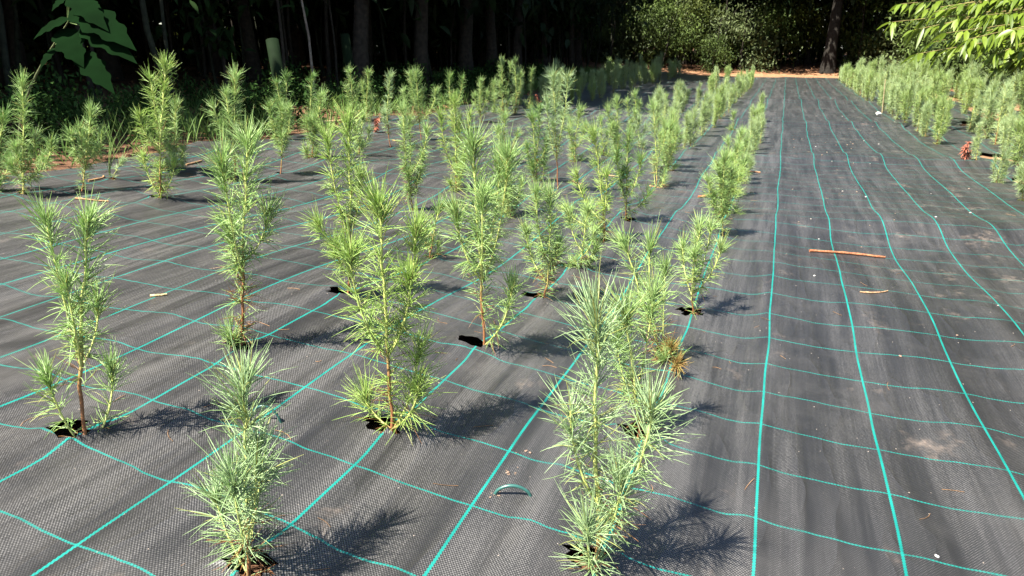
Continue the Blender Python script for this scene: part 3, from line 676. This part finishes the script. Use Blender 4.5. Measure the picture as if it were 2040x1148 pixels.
def tree(name, x, y, trunks, crowns, cz, label, group, cat='tree', s=1.0, cs=1.0, two=True, dx=0, dy=0):
    o = empty(name, (x, y, zg(x, y) - .02), label, cat, group, rnd.uniform(0, 6.28))
    link_mesh('trunk', rnd.choice(trunks), (0, 0, 0), 0, s, o)
    if crowns:
        for q in range(2 if two else 1):
            c = link_mesh('crown', rnd.choice(crowns), (dx + (rnd.uniform(-.6, .6) if two else 0), dy + (rnd.uniform(-.6, .6) if two else 0), cz + q * 2.2), rnd.uniform(0, 6.28), cs, o)
    return o
taken = []
def spread(n, x0, x1, y0, y1, dmin, cond=None):
    out = []; tries = 0
    while len(out) < n and tries < n * 60:
        tries += 1; x = rnd.uniform(x0, x1); y = rnd.uniform(y0, y1)
        if cond and not cond(x, y): continue
        if all((x - a) ** 2 + (y - b) ** 2 > dmin * dmin for a, b in taken): out.append((x, y)); taken.append((x, y))
    return out
# left wood: canopy trees, thin understorey stems, dark undergrowth
for x, y in spread(84, -24, -8, -7, 34, 1.6, lambda x, y: x < (-12.6 if y < 7 else -11.2 if y < 9.5 else -8.2)):
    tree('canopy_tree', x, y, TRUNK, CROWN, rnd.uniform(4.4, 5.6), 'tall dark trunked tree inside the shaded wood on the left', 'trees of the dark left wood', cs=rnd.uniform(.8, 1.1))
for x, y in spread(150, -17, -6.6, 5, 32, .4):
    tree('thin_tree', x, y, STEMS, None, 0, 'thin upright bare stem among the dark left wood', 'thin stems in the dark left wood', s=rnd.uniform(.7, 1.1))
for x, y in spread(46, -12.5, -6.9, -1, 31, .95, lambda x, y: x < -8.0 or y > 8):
    tree('undergrowth_bush', x, y, UNDER, UCROWN, rnd.uniform(2.3, 3.4), 'undergrowth bush added to shade the lobed leaved sapling', 'undergrowth of the left wood', 'bush', s=1.1, two=False)
for x, y in spread(10, -22, -14, 4, 34, 1.4):
    tree('woodland_shrub', x, y, UNDER, SHRUB, 1.5, 'leafy shrub deep inside the left wood', 'shrubs deep in the left wood', 'bush', s=.9, two=False, cs=1.1)
for x, y in ((-7.8, 1.3), (-7.9, 3.0), (-8.1, -.2), (-7.9, 4.6)):  # bushes added on the sun side to keep the sapling shaded
    tree('undergrowth_bush', x, y, UNDER, UCROWN, 3.3, 'undergrowth bush added to shade the lobed leaved sapling', 'undergrowth of the left wood', 'bush', s=1.5, two=False, cs=1.05)
for k in range(8):
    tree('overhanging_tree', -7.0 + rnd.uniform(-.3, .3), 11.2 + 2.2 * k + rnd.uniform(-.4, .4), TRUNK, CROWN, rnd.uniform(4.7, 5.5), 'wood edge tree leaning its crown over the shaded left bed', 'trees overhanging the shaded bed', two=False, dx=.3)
for k in range(6):  # crowns added to keep the sun off the thin stems
    tree('added_shade_tree', -10.7 + rnd.uniform(-.3, .2), -3 + 2.2 * k, TRUNK, CROWN, 5.0, 'tree added to shade the near edge of the left wood', 'trees added to shade the left wood', two=False)
for x, y in spread(36, -8.2, -5.5, 2.5, 18, .55):
    o = empty('weed_clump', (x, y, zg(x, y)), 'low dark leafy weed clump on the shaded wood floor', 'weed', 'weeds on the shaded wood floor')
    link_mesh('leaves', rnd.choice(WEEDM), (0, 0, rnd.uniform(.1, .25)), rnd.uniform(0, 6), rnd.uniform(.2, .36), o)
for x, y in ((-5.8, 36.4), (-4.4, 34.8), (-2.7, 36.2), (5.2, 35.8), (-8.2, 34.8)):
    tree('wood_edge_tree', x, y, TRUNK, CROWN, rnd.uniform(5.8, 6.8), 'tree with dark trunk in the far wood beyond the lane end', 'trees of the far wood', cs=1.0)
# far wood beyond the end of the lane
for x, y in spread(26, -9, 12, 34, 50, 2.0):
    tree('wood_edge_tree', x, y, TRUNK, CROWN, rnd.uniform(4.8, 7), 'tree with dark trunk in the far wood beyond the lane end', 'trees of the far wood', cs=1.0)
for x, y in spread(30, -9, 9, 33.2, 43, 1.25, lambda x, y: not (-.9 < x < 2.6 and y < 35.5)):
    tree('wood_edge_shrub', x, y, UNDER, SHRUB, rnd.uniform(1.2, 2.2), 'sun dappled shrub at the far wood edge', 'shrubs of the far wood edge', 'bush', two=False, cs=rnd.uniform(.55, 1.2))
for x, y in spread(46, -9, 9, 32.6, 41, .5, lambda x, y: not (-.9 < x < 2.6 and y < 34.5)):
    tree('slender_tree', x, y, STEMS, None, 0, 'thin bare stem among the dappled far wood', 'thin stems of the far wood', s=rnd.uniform(.9, 1.5))
for k, (x, y) in enumerate(((-7.6, 32.2), (-6.3, 33.0), (-5.0, 32.0), (-3.9, 33.4), (-2.9, 32.3), (-1.9, 33.6), (-.7, 34.6), (.4, 35.2), (3.2, 33.2), (4.4, 32.4), (5.6, 33.0), (6.8, 32.0), (2.6, 35.0))):
    tree('wood_edge_shrub', x, y, UNDER, [SHRUB[k % 4]], .7 + .75 * (k * 5 % 4) / 2, 'sun dappled shrub at the far wood edge', 'shrubs of the far wood edge', 'bush', two=False, cs=.5 + .17 * (k * 7 % 4))
for x, y in spread(30, -19, -5, 34, 45, 1.3):
    tree('wood_edge_shrub', x, y, UNDER, [SHRUB[0], SHRUB[2], SHRUB[3]], rnd.uniform(1.3, 2.6), 'sun dappled shrub at the far wood edge', 'shrubs of the far wood edge', 'bush', two=False, cs=rnd.uniform(1.0, 1.5))
o = empty('broad_tree', (1.62, 32.6, zg(1.62, 32.6)), 'thickest dark trunk standing at the far end of the fabric lane', 'tree')
link_mesh('trunk', trunk_mesh(123, 9, .225, .004, (.013, .011, .009), 6, .015), (0, 0, 0), 0, 1, o)  # trunk tint darkened to stand for the shade under its crown
for q, (a, b, c) in enumerate([(-1.6, -.6, 6.3), (1.2, -1.3, 6.8), (.2, .4, 7.8), (2.4, -.4, 6.2), (-.6, 2.2, 5.4)]): link_mesh('crown', CROWN[q % 4], (a, b, c), q, 1.0, o)
# right wood
for x, y in spread(18, 6.2, 14, 12, 34, 2.0):
    tree('bank_tree', x, y, TRUNK, CROWN, rnd.uniform(4.4, 6.5), 'tree in the leafy bank on the right', 'trees of the right bank', cs=.95)
for x, y in spread(30, 5.3, 9, 13, 33, 1.2):
    tree('bank_shrub', x, y, UNDER, [SHRUB[0], SHRUB[2]], rnd.uniform(.9, 1.9), 'dark leafy shrub along the right hand bank', 'shrubs of the right bank', 'bush', two=False, cs=rnd.uniform(.75, 1.05))
# far-off mass of foliage closing the view
mb = MB(); R = np.random.default_rng(31)
n = 42000
th = R.uniform(math.radians(40), math.radians(165), n); rr = R.uniform(46, 56, n)
P = np.column_stack([np.cos(th) * rr, np.sin(th) * rr, 13 * R.uniform(0, 1, n)])
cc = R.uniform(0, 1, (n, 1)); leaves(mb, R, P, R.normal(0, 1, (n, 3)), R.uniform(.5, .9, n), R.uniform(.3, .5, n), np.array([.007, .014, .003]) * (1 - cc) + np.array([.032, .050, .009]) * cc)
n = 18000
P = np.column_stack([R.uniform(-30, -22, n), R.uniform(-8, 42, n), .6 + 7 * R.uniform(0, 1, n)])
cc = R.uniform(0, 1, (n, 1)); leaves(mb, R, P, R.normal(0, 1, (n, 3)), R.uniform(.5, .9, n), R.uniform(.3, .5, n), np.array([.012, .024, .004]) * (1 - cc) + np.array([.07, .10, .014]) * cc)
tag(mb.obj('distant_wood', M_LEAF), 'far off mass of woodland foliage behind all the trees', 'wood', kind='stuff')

# overhanging chestnut at the right edge
ct = np.array([5.6, 13.4, 0]); ct[2] = zg(ct[0], ct[1])
root = empty('chestnut_tree', ct, 'bright chestnut boughs with long drooping leaves overhanging the right bed', 'tree')
mb = MB(); R = np.random.default_rng(8)
tp = np.array([[0, 0, 0], [.05, -.05, .8], [-.05, -.1, 1.7], [.1, .1, 3.0], [.1, .2, 4.5]]); tube(mb, tp, [.12, .10, .09, .07, .03], (.06, .05, .035), 9); mb.obj('trunk', M_BARK, root)
TIPS = [(1778, 44, 9.6), (1795, 8, 9.9), (1826, 108, 9.2), (1862, 24, 9.7), (1885, 66, 9.4), (1915, 8, 9.8), (1930, 78, 9.1), (1965, 30, 9.6), (1985, 108, 9.3), (2020, 60, 9.0), (2038, 100, 9.2), (2010, -10, 9.8),
        (1850, -30, 10), (1940, -40, 9.9), (1860, 84, 10.8), (1990, 70, 10.6), (2060, 20, 10), (1905, 96, 11.2), (1990, 130, 11), (2036, 70, 11.4), (1955, 60, 11.4), (1870, 50, 11.4), (2020, 120, 11.2), (1840, 20, 11.4), (1975, 0, 11.4), (1820, 60, 10.6), (1920, 40, 10.8)]
for q, (px, py, yd) in enumerate(TIPS):
    e = at_dist(px, py, yd + 2.3) - ct; s0 = np.array([0, 0, R.uniform(.9, 1.9)]) + np.array([0, 0, max(0, e[2] - 1.0) * .4])
    mid = s0 * .4 + e * .6 + np.array([0, 0, .22])
    bp = bez(s0, s0 * .7 + e * .3 + np.array([0, 0, .35]), mid, e, 14)
    mb = MB(); tube(mb, bp, np.linspace(.02, .004, 14), (.16, .13, .05), 5); bo = mb.obj('branch', M_BARK, root)
    mb = MB(); nl = 64
    tt = np.concatenate([R.uniform(.35, 1, nl - 3), [1, 1, .98]]); cum = np.linspace(0, 1, 14)
    P = np.stack([np.interp(tt, cum, bp[:, k]) for k in range(3)], -1)
    T = norm(e - s0); side = norm(np.cross(T, [0, 0, 1])) 
    D = T * R.uniform(.3, 1, (nl, 1)) + side * np.where(np.arange(nl) % 2, 1, -1)[:, None] * R.uniform(.3, 1, (nl, 1)) + np.array([0, 0, -1]) * R.uniform(.1, .9, (nl, 1))
    cc = R.uniform(0, 1, (nl, 1)); col = np.array([.06, .10, .008]) * (1 - cc) + np.array([.15, .21, .02]) * cc
    leaves(mb, R, P, D, R.uniform(.17, .29, nl), R.uniform(.055, .085, nl), col, .3); mb.obj('leaves', M_GLOSSLEAF, bo)

# broad-leaved sapling in the shade at the left
sp0 = np.array([-5.5, 3.9, 0]); sp0[2] = zg(sp0[0], sp0[1])
root = empty('broadleaf_sapling', sp0, 'shaded sapling with huge lobed green leaves at the upper left', 'sapling')
LEAFPX = [((244, 57), (146, 16), .62), ((50, 60), (138, 38), .55), ((248, 88), (164, 52), .55), ((152, 112), (122, 58), .85), ((211, 160), (157, 104), .6), ((70, 128), (112, 96), .6), ((196, 30), (140, -8), .6), ((98, 10), (134, -6), .6)]
top = at_dist(135, 45, 4.0) - sp0
mb = MB(); sp_pts = bez(np.zeros(3), np.array([.05, 0, .5]), top * .7 + np.array([0, 0, .1]), top, 12); tube(mb, sp_pts, np.linspace(.013, .005, 12), (.06, .07, .03), 6); mb.obj('stem', M_BARK, root)
for (tpx, bpx, wf) in LEAFPX:
    a = at_dist(bpx[0], bpx[1], 3.95) - sp0; e = at_dist(tpx[0], tpx[1], 3.8) - sp0; d = e - a; L = np.linalg.norm(d); d = d / L
    u = norm(np.cross(d, np.array([.2, -.6, .8]))); nn = np.cross(u, d)
    ol = [(0, .02), (.05, .12), (.12, .22), (.18, .29), (.24, .31), (.29, .27), (.35, .25), (.41, .31), (.47, .35), (.52, .31), (.57, .23), (.63, .21), (.69, .24), (.74, .22), (.79, .14), (.86, .10), (.93, .05), (1, 0)]
    mb = MB()
    ol = [(t, w_ * wf) for t, w_ in ol]
    cv = [a + d * L * t - nn * (.28 * L * t * t) for t, wv in ol]; lv = [c + u * wv * L + nn * L * (.18 * wv - .7 * wv * wv) for c, (t, wv) in zip(cv, ol)]; rv = [c - u * wv * L + nn * L * (.18 * wv - .7 * wv * wv) for c, (t, wv) in zip(cv, ol)]
    v = np.array(cv + lv + rv); n = len(ol); f = [[k, k + 1, n + k + 1, n + k] for k in range(n - 1)] + [[k + 1, k, 2 * n + k, 2 * n + k + 1] for k in range(n - 1)]
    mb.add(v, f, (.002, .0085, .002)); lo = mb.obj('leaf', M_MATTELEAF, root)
    near = sp_pts[np.argmin(np.linalg.norm(sp_pts - a, axis=1))]
    mb = MB(); tube(mb, bez(near, near * .6 + a * .4, near * .3 + a * .7, a, 5), .003, (.08, .12, .04), 5); mb.obj('leaf_stalk', M_BARK, lo)

# ------------------------------------------------------------------ grass, litter
mb = MB(); R = np.random.default_rng(17); n = 12000
gx = -5.05 - np.abs(R.normal(0, .55, n)) ; gy = R.uniform(1.5, 31, n)
cl = R.uniform(0, 1, n) < .75
ccx = R.uniform(-8, -5.1, 330); ccy = R.uniform(2, 26, 330); ci = R.integers(0, 330, n)
gx = np.where(cl, ccx[ci] + R.normal(0, .09, n), gx); gy = np.where(cl, ccy[ci] + R.normal(0, .09, n), gy)
gz = zcloth(gx, gy) - .03
D = np.column_stack([R.normal(0, .35, n), R.normal(0, .35, n), np.ones(n)])
cc = R.uniform(0, 1, (n, 1)); leaves(mb, R, np.column_stack([gx, gy, gz]), D, R.uniform(.12, .5, n), R.uniform(.006, .018, n), np.array([.045, .095, .018]) * (1 - cc) + np.array([.12, .19, .045]) * cc, .35)
tag(mb.obj('grass', M_LEAF), 'shaded tufts of grass along the left edge of the fabric', 'grass', kind='stuff')
mb = MB(); n = 9000
lx = R.uniform(-18, -5.2, n); ly = R.uniform(1, 34, n)
k = n // 4; lx[:k] = R.uniform(-6, 6, k); ly[:k] = R.uniform(31.2, 44, k)
k2 = k + 500; lx[k:k2] = R.uniform(4.4, 9, 500); ly[k:k2] = R.uniform(8, 31, 500)
lz = zcloth(lx, ly) + .015
D = np.column_stack([R.normal(0, 1, n), R.normal(0, 1, n), R.normal(.1, .25, n)])
cc = R.uniform(0, 1, (n, 1)); leaves(mb, R, np.column_stack([lx, ly, lz]), D, R.uniform(.06, .14, n), R.uniform(.03, .07, n), np.array([.05, .024, .011]) * (1 - cc) + np.array([.19, .09, .04]) * cc, .1)
tag(mb.obj('leaf_litter', M_DRY), 'brown fallen leaves strewn over the wood floor', 'leaf litter', kind='stuff')
# weed stalk by the tiny seedling
def weed(px, py, tips, label):
    b0 = ground_at(px, py); b0[2] -= .02; root = empty('grass_stalk', b0, label, 'grass stalk')
    for tx, ty in tips:
        e = vec_to_pixel(b0, tx, ty, R.normal(0, .04)) - b0
        mb = MB(); p = bez(np.zeros(3), np.array([0, 0, e[2] * .5]), e * .8, e, 8); tube(mb, p, np.linspace(.0035, .001, 8), (.16, .22, .07), 4); mb.obj('blade', M_LEAF, root)
weed(219, 352, [(234, 215), (251, 226), (228, 272), (258, 250), (210, 320), (262, 262)], 'tall green grass stalk beside the tiny leaning seedling')

# ------------------------------------------------------------------ small things on the fabric
def stick(p0, p1, r, col, label, name='stick', cat='stick', bend=.02, mat=None, bark=True):
    a = ground_at(*p0); b = ground_at(*p1); R = np.random.default_rng(int(p0[0])); n = 12
    m = (a + b) / 2; t = np.linspace(0, 1, n)[:, None]
    side = norm(np.cross(b - a, [0, 0, 1.0]))
    pts_ = a * (1 - t) + b * t + side * (bend * np.sin(t * math.pi)) + R.normal(0, r * .25, (n, 3))
    rr = r * np.linspace(1.1, .8, n) * (1 + R.normal(0, .1, n))
    pts_[:, 2] = np.maximum(zcloth(pts_[:, 0], pts_[:, 1]), np.interp(np.linspace(0, 1, n), [0, 1], [a[2], b[2]])) + r * .95
    mb = MB(); c = np.array(col) * np.array([.55, .5, .45]) * R.uniform(.75, 1.2, (n, 1)); tube(mb, pts_ - m, rr, c, 8)
    return tag(mb.obj(name, mat or M_WOOD, None, m), label, cat)
stick((1613, 502), (1764, 515), .008, (.40, .17, .09), 'long reddish brown stick lying across the open lane', bend=-.02)
stick((1712, 583), (1769, 581), .004, (.45, .30, .18), 'short pale twig below the long stick on the lane')
stick((1390, 394), (1418, 389), .010, (.40, .16, .08), 'rusty red stick poking out left of the single lane row')
stick((299, 592), (331, 589), .0055, (.55, .47, .26), 'pale yellow catkin lying on the fabric left of centre', 'catkin', 'catkin', .002)
stick((150, 397), (216, 403), .006, (.45, .27, .15), 'tan twig lying behind the forked seedling at the left', bend=.01)
stick((176, 362), (206, 352), .007, (.42, .26, .14), 'curled dry leaf stem beside the four topped seedling at the left', 'dry_leaf', 'dry leaf', .04)
stick((370, 330), (402, 322), .008, (.42, .27, .16), 'tan twig right of the slim seedling in the back left bed', bend=.01)
stick((640, 246), (688, 243), .016, (.52, .36, .24), 'bark strip lying at the edge of the shade, back left bed', 'bark_strip', 'bark')
stick((782, 281), (806, 284), .008, (.45, .30, .16), 'tan twig by the crooked stemmed seedling', bend=.01)
stick((1140, 361), (1160, 368), .006, (.5, .33, .2), 'pale bent twig near the tallest middle bed seedling', bend=.02)
stick((1200, 349), (1232, 353), .006, (.5, .33, .2), 'pale twig behind the tall pale seedling', bend=.01)
stick((1295, 372), (1320, 377), .007, (.45, .28, .15), 'brown twig lying at the foot of the lichen covered stake', bend=.01)
stick((1515, 345), (1490, 343), .007, (.42, .25, .15), 'small brown twig on the lane right of the single row', bend=.0)

# lichen-covered stake
b0 = ground_at(1316, 372); h = vec_to_pixel(b0, 1318, 330, 0)[2] - b0[2]
root = None
mb = MB(); R = np.random.default_rng(2); zz = np.linspace(-.03, h, 9)
sq = np.array([[-1, -.8], [0, -1], [1, -.8], [1, .8], [0, 1], [-1, .8]]) * .019
v = np.array([[sq[k][0] * (1 + R.normal(0, .06)) + z * .05, sq[k][1] * (1 + R.normal(0, .06)), z + (.006 * R.normal() if q == 8 else 0)] for q, z in enumerate(zz) for k in range(6)])
f = [[q * 6 + k, q * 6 + (k + 1) % 6, q * 6 + 6 + (k + 1) % 6, q * 6 + 6 + k] for q in range(8) for k in range(6)]
cols = np.where(R.uniform(0, 1, (54, 1)) < .45, np.array([.22, .24, .19]), np.array([.07, .085, .055]))
mb.add(v, f, cols); mb.add(v[48:54], [[0, 1, 2, 3, 4, 5]], (.42, .38, .3))
tag(mb.obj('wooden_stake', M_WOOD, None, b0, smooth=False), 'squat wooden stake covered in pale grey lichen in the middle bed', 'stake')

# wire staples
def staple(px0, px1, ptop, label, r=.0042, col=(.006, .045, .04)):
    a = ground_at(*px0); b = ground_at(*px1); m = (a + b) / 2; e = vec_to_pixel(m, ptop[0], ptop[1], 0)
    hgt = max(.02, e[2] - m[2]); t = np.linspace(0, 1, 15)[:, None]
    p = a * (1 - t) + b * t; p[:, 2] += np.sin(t[:, 0] * math.pi) ** .6 * hgt
    p = np.vstack([a - [0, 0, .03], p, b - [0, 0, .03]]); mb = MB(); tube(mb, p - m, r, col, 8)
    tag(mb.obj('wire_staple', M_METAL, None, m), label, 'staple')
staple((986, 984), (1057, 988), (1025, 968), 'green wire staple holding the fabric down, bottom centre', .0045, (.02, .075, .065))
staple((497, 838), (560, 842), (530, 808), 'green wire loop sticking up behind the bluish bushy seedling', .0035)

# red dead seedlings
def dead(b, tips, label, r=1.0):
    b0 = ground_at(*b); b0[2] -= .02; R = np.random.default_rng(int(b[0])); root = empty('dead_sprig', b0, label, 'dead sprig')
    for k, tp_ in enumerate(tips):
        e = vec_to_pixel(b0, tp_[0], tp_[1], R.normal(0, .03)) - b0
        p = bez(np.zeros(3), e * .3 + np.array([0, 0, .02]), e * .7 + np.array([R.normal(0, .02), 0, 0]), e, 7)
        mb = MB(); tube(mb, p, np.linspace(.007, .004, 7), (.24, .07, .035), 5); so = mb.obj('stem', M_STEM, root)
        mb = MB(); n = 90; tt = R.uniform(.1, 1, n); P = np.stack([np.interp(tt, np.linspace(0, 1, 7), p[:, q]) for q in range(3)], -1)
        D = R.normal(0, 1, (n, 3)) + np.array([0, 0, .2]); leaves(mb, R, P, D, R.uniform(.03, .055, n) * r, R.uniform(.008, .014, n), np.array([.24, .08, .05]) * R.uniform(.7, 1.3, (n, 1)), .5)
        mb.obj('dead_needles', M_DRY, so)
dead((748, 264), [(757, 232), (750, 238)], 'red dead sprig leaning right of the slim pink footed seedling')
dead((1071, 213), [(1068, 188), (1077, 203)], 'red dead sprig at the wood edge, left of the tallest middle bed seedling')
dead((1922, 318), [(1931, 282), (1924, 292), (1937, 300)], 'red dead sprig beside the sandy patch in the right hand bed')
dead((823, 222), [(823, 211)], 'tiny red dead tip near the dark wood', .5)
dead((1125, 196), [(1124, 180)], 'small red dead tip behind the tallest middle bed seedling', .6)

# tree shelter tubes in the wood
def shelter(b, t, Y, r, label):
    a = at_dist(*b, Y); e = at_dist(*t, Y + .1); a = a - (e - a) * .35
    m = a.copy(); m[2] = zg(a[0], a[1]) if False else a[2]
    d = e - a; n = 24; u = norm(np.cross(norm(d), [0, 1, 0])); v_ = np.cross(norm(d), u)
    mb = MB(); ang = np.linspace(0, 2 * math.pi, n, endpoint=False); ringsp = [0, .3, .305, .65, .655, 1]; vs = []
    for s_, ro in [(q, r * (1.03 if k in (1, 3) else 1)) for k, q in enumerate(ringsp)] + [(1.0, r * .9), (.6, r * .9)]:
        vs += [d * s_ + u * ro * math.cos(x) + v_ * ro * math.sin(x) for x in ang]
    f = [[q * n + k, q * n + (k + 1) % n, (q + 1) * n + (k + 1) % n, (q + 1) * n + k] for q in range(7) for k in range(n)]
    mb.add(vs, f, (.006, .012, .005)); tag(mb.obj('tree_shelter', M_PLASTIC, None, a), label, 'tree shelter')
shelter((556, 158), (542, 80), 7.4, .075, 'leaning green plastic tree shelter tube in the dark wood')
shelter((694, 122), (687, 70), 10.0, .075, 'paler upright plastic tree shelter in the dark wood, farther back')
x, y = at_dist(616, 60, 9.6)[:2]
tree('pale_sapling', x, y, [PALE], None, 0, 'pale sunlit bare sapling stem between the two shelter tubes', None, s=1.0)

# cane and white litter
b0 = ground_at(1757, 226); e = vec_to_pixel(b0, 1764, 158, 0)
mb = MB(); p = np.linspace(0, 1, 6)[:, None] * (e - b0); tube(mb, p, [.009, .0085, .0085, .008, .008, .007], (.24, .19, .11), 7)
tag(mb.obj('bamboo_cane', M_WOOD, None, b0), 'slim tan cane standing at the edge of the right hand bed', 'cane')
b0 = ground_at(1750, 231); mb = MB(); R = np.random.default_rng(6)
th_, ph_ = np.meshgrid(np.linspace(.15, math.pi - .15, 8), np.linspace(0, 2 * math.pi, 12, endpoint=False), indexing='ij')
rr = .042 * (1 + R.normal(0, .16, th_.shape)); v = np.stack([rr * np.sin(th_) * np.cos(ph_) * 1.2, rr * np.sin(th_) * np.sin(ph_), .035 + rr * .7 * np.cos(th_)], -1).reshape(-1, 3)
f = [[q * 12 + k, q * 12 + 12 + k, q * 12 + 12 + (k + 1) % 12, q * 12 + (k + 1) % 12] for q in range(7) for k in range(12)]
mb.add(v, f, (.42, .42, .41)); tag(mb.obj('crumpled_wrapper', M_STONE, None, b0, smooth=False), 'crumpled white wrapper lying at the foot of the tan cane', 'litter')

# pebbles
PEB = []
for k in range(4):
    mb = MB(); R = np.random.default_rng(300 + k)
    th_, ph_ = np.meshgrid(np.linspace(.1, math.pi - .1, 6), np.linspace(0, 2 * math.pi, 8, endpoint=False), indexing='ij')
    rr = 1 + R.normal(0, .13, th_.shape); v = np.stack([rr * np.sin(th_) * np.cos(ph_) * 1.3, rr * np.sin(th_) * np.sin(ph_), .55 * rr * np.cos(th_) + .35], -1).reshape(-1, 3)
    f = [[q * 8 + k2, q * 8 + 8 + k2, q * 8 + 8 + (k2 + 1) % 8, q * 8 + (k2 + 1) % 8] for q in range(5) for k2 in range(8)]
    mb.add(v, f, [(.22, .2, .18), (.16, .11, .08), (.3, .29, .28), (.16, .12, .09)][k]); PEB.append(mb.mesh('pebble', M_STONE))
for k in range(48):
    while True:
        y = 1.3 + 13 * rnd.random() ** 1.3; x = rnd.uniform(.1, 1.75)
        if x < .26 * y + .1: break
    o = link_mesh('pebble', rnd.choice(PEB), (x, y, float(zcloth(x, y))), rnd.uniform(0, 6), rnd.uniform(.0022, .005) * (1 + .09 * y))
    tag(o, 'small pale stone chip scattered on the open fabric lane', 'pebble', 'stone chips on the lane')

# crumbs of soil spilled on the fabric
for (px, py, n, sp_) in ((1048, 905, 4, 9), (1020, 942, 8, 14), (990, 985, 9, 12), (1370, 447, 16, 24), (150, 862, 4, 10), (720, 872, 5, 12), (1000, 700, 5, 14), (1090, 590, 6, 14), (1340, 745, 6, 12)):
    for k in range(n):
        p = ground_at(px + rnd.gauss(0, sp_), py + rnd.gauss(0, sp_ * .45))
        o = link_mesh('soil_crumb', PEB[1], (p[0], p[1], float(zcloth(p[0], p[1]))), rnd.uniform(0, 6), rnd.uniform(.0012, .0036) * (1 + .06 * p[1]))
        tag(o, 'crumb of pinkish soil spilled on the fabric between the seedlings', 'soil crumb', 'soil crumbs spilled on the fabric')

# shed needles lying on the fabric
mb = MB(); R = np.random.default_rng(55); n = 300
nx = R.uniform(-4.5, 1.7, n); ny = .6 + 9 * R.uniform(0, 1, n) ** 1.4
hb = np.array([h[3] for h in HOLES if h[3][1] < 7]); pk = R.integers(0, len(hb), n); nearp = R.uniform(0, 1, n) < .6
nx = np.where(nearp, hb[pk, 0] + R.normal(0, .16, n), nx); ny = np.where(nearp, hb[pk, 1] + R.normal(0, .14, n), ny)
hcx = np.array([[h[0], h[1]] for h in HOLES]); dd = np.min(np.hypot(nx[:, None] - hcx[None, :, 0], ny[:, None] - hcx[None, :, 1]), axis=1)
m_ = (dd > .085) & (ny > .55); nx, ny = nx[m_], ny[m_]; n = len(nx); a = R.uniform(0, 6.28, n); L = R.uniform(.02, .075, n)
for k in range(n):
    t = np.linspace(-.5, .5, 4); b_ = R.normal(0, .12) * L[k]
    px = nx[k] + np.cos(a[k]) * L[k] * t - np.sin(a[k]) * b_ * t * t * 4; py = ny[k] + np.sin(a[k]) * L[k] * t + np.cos(a[k]) * b_ * t * t * 4
    tube(mb, np.column_stack([px, py, zcloth(px, py) + .002]), .0009, np.array([.20, .115, .06]) * R.uniform(.5, 1.3), 3, cap=False)
tag(mb.obj('fallen_needles', M_DRY), 'shed brown pine needles scattered over the fabric', 'needles', kind='stuff')
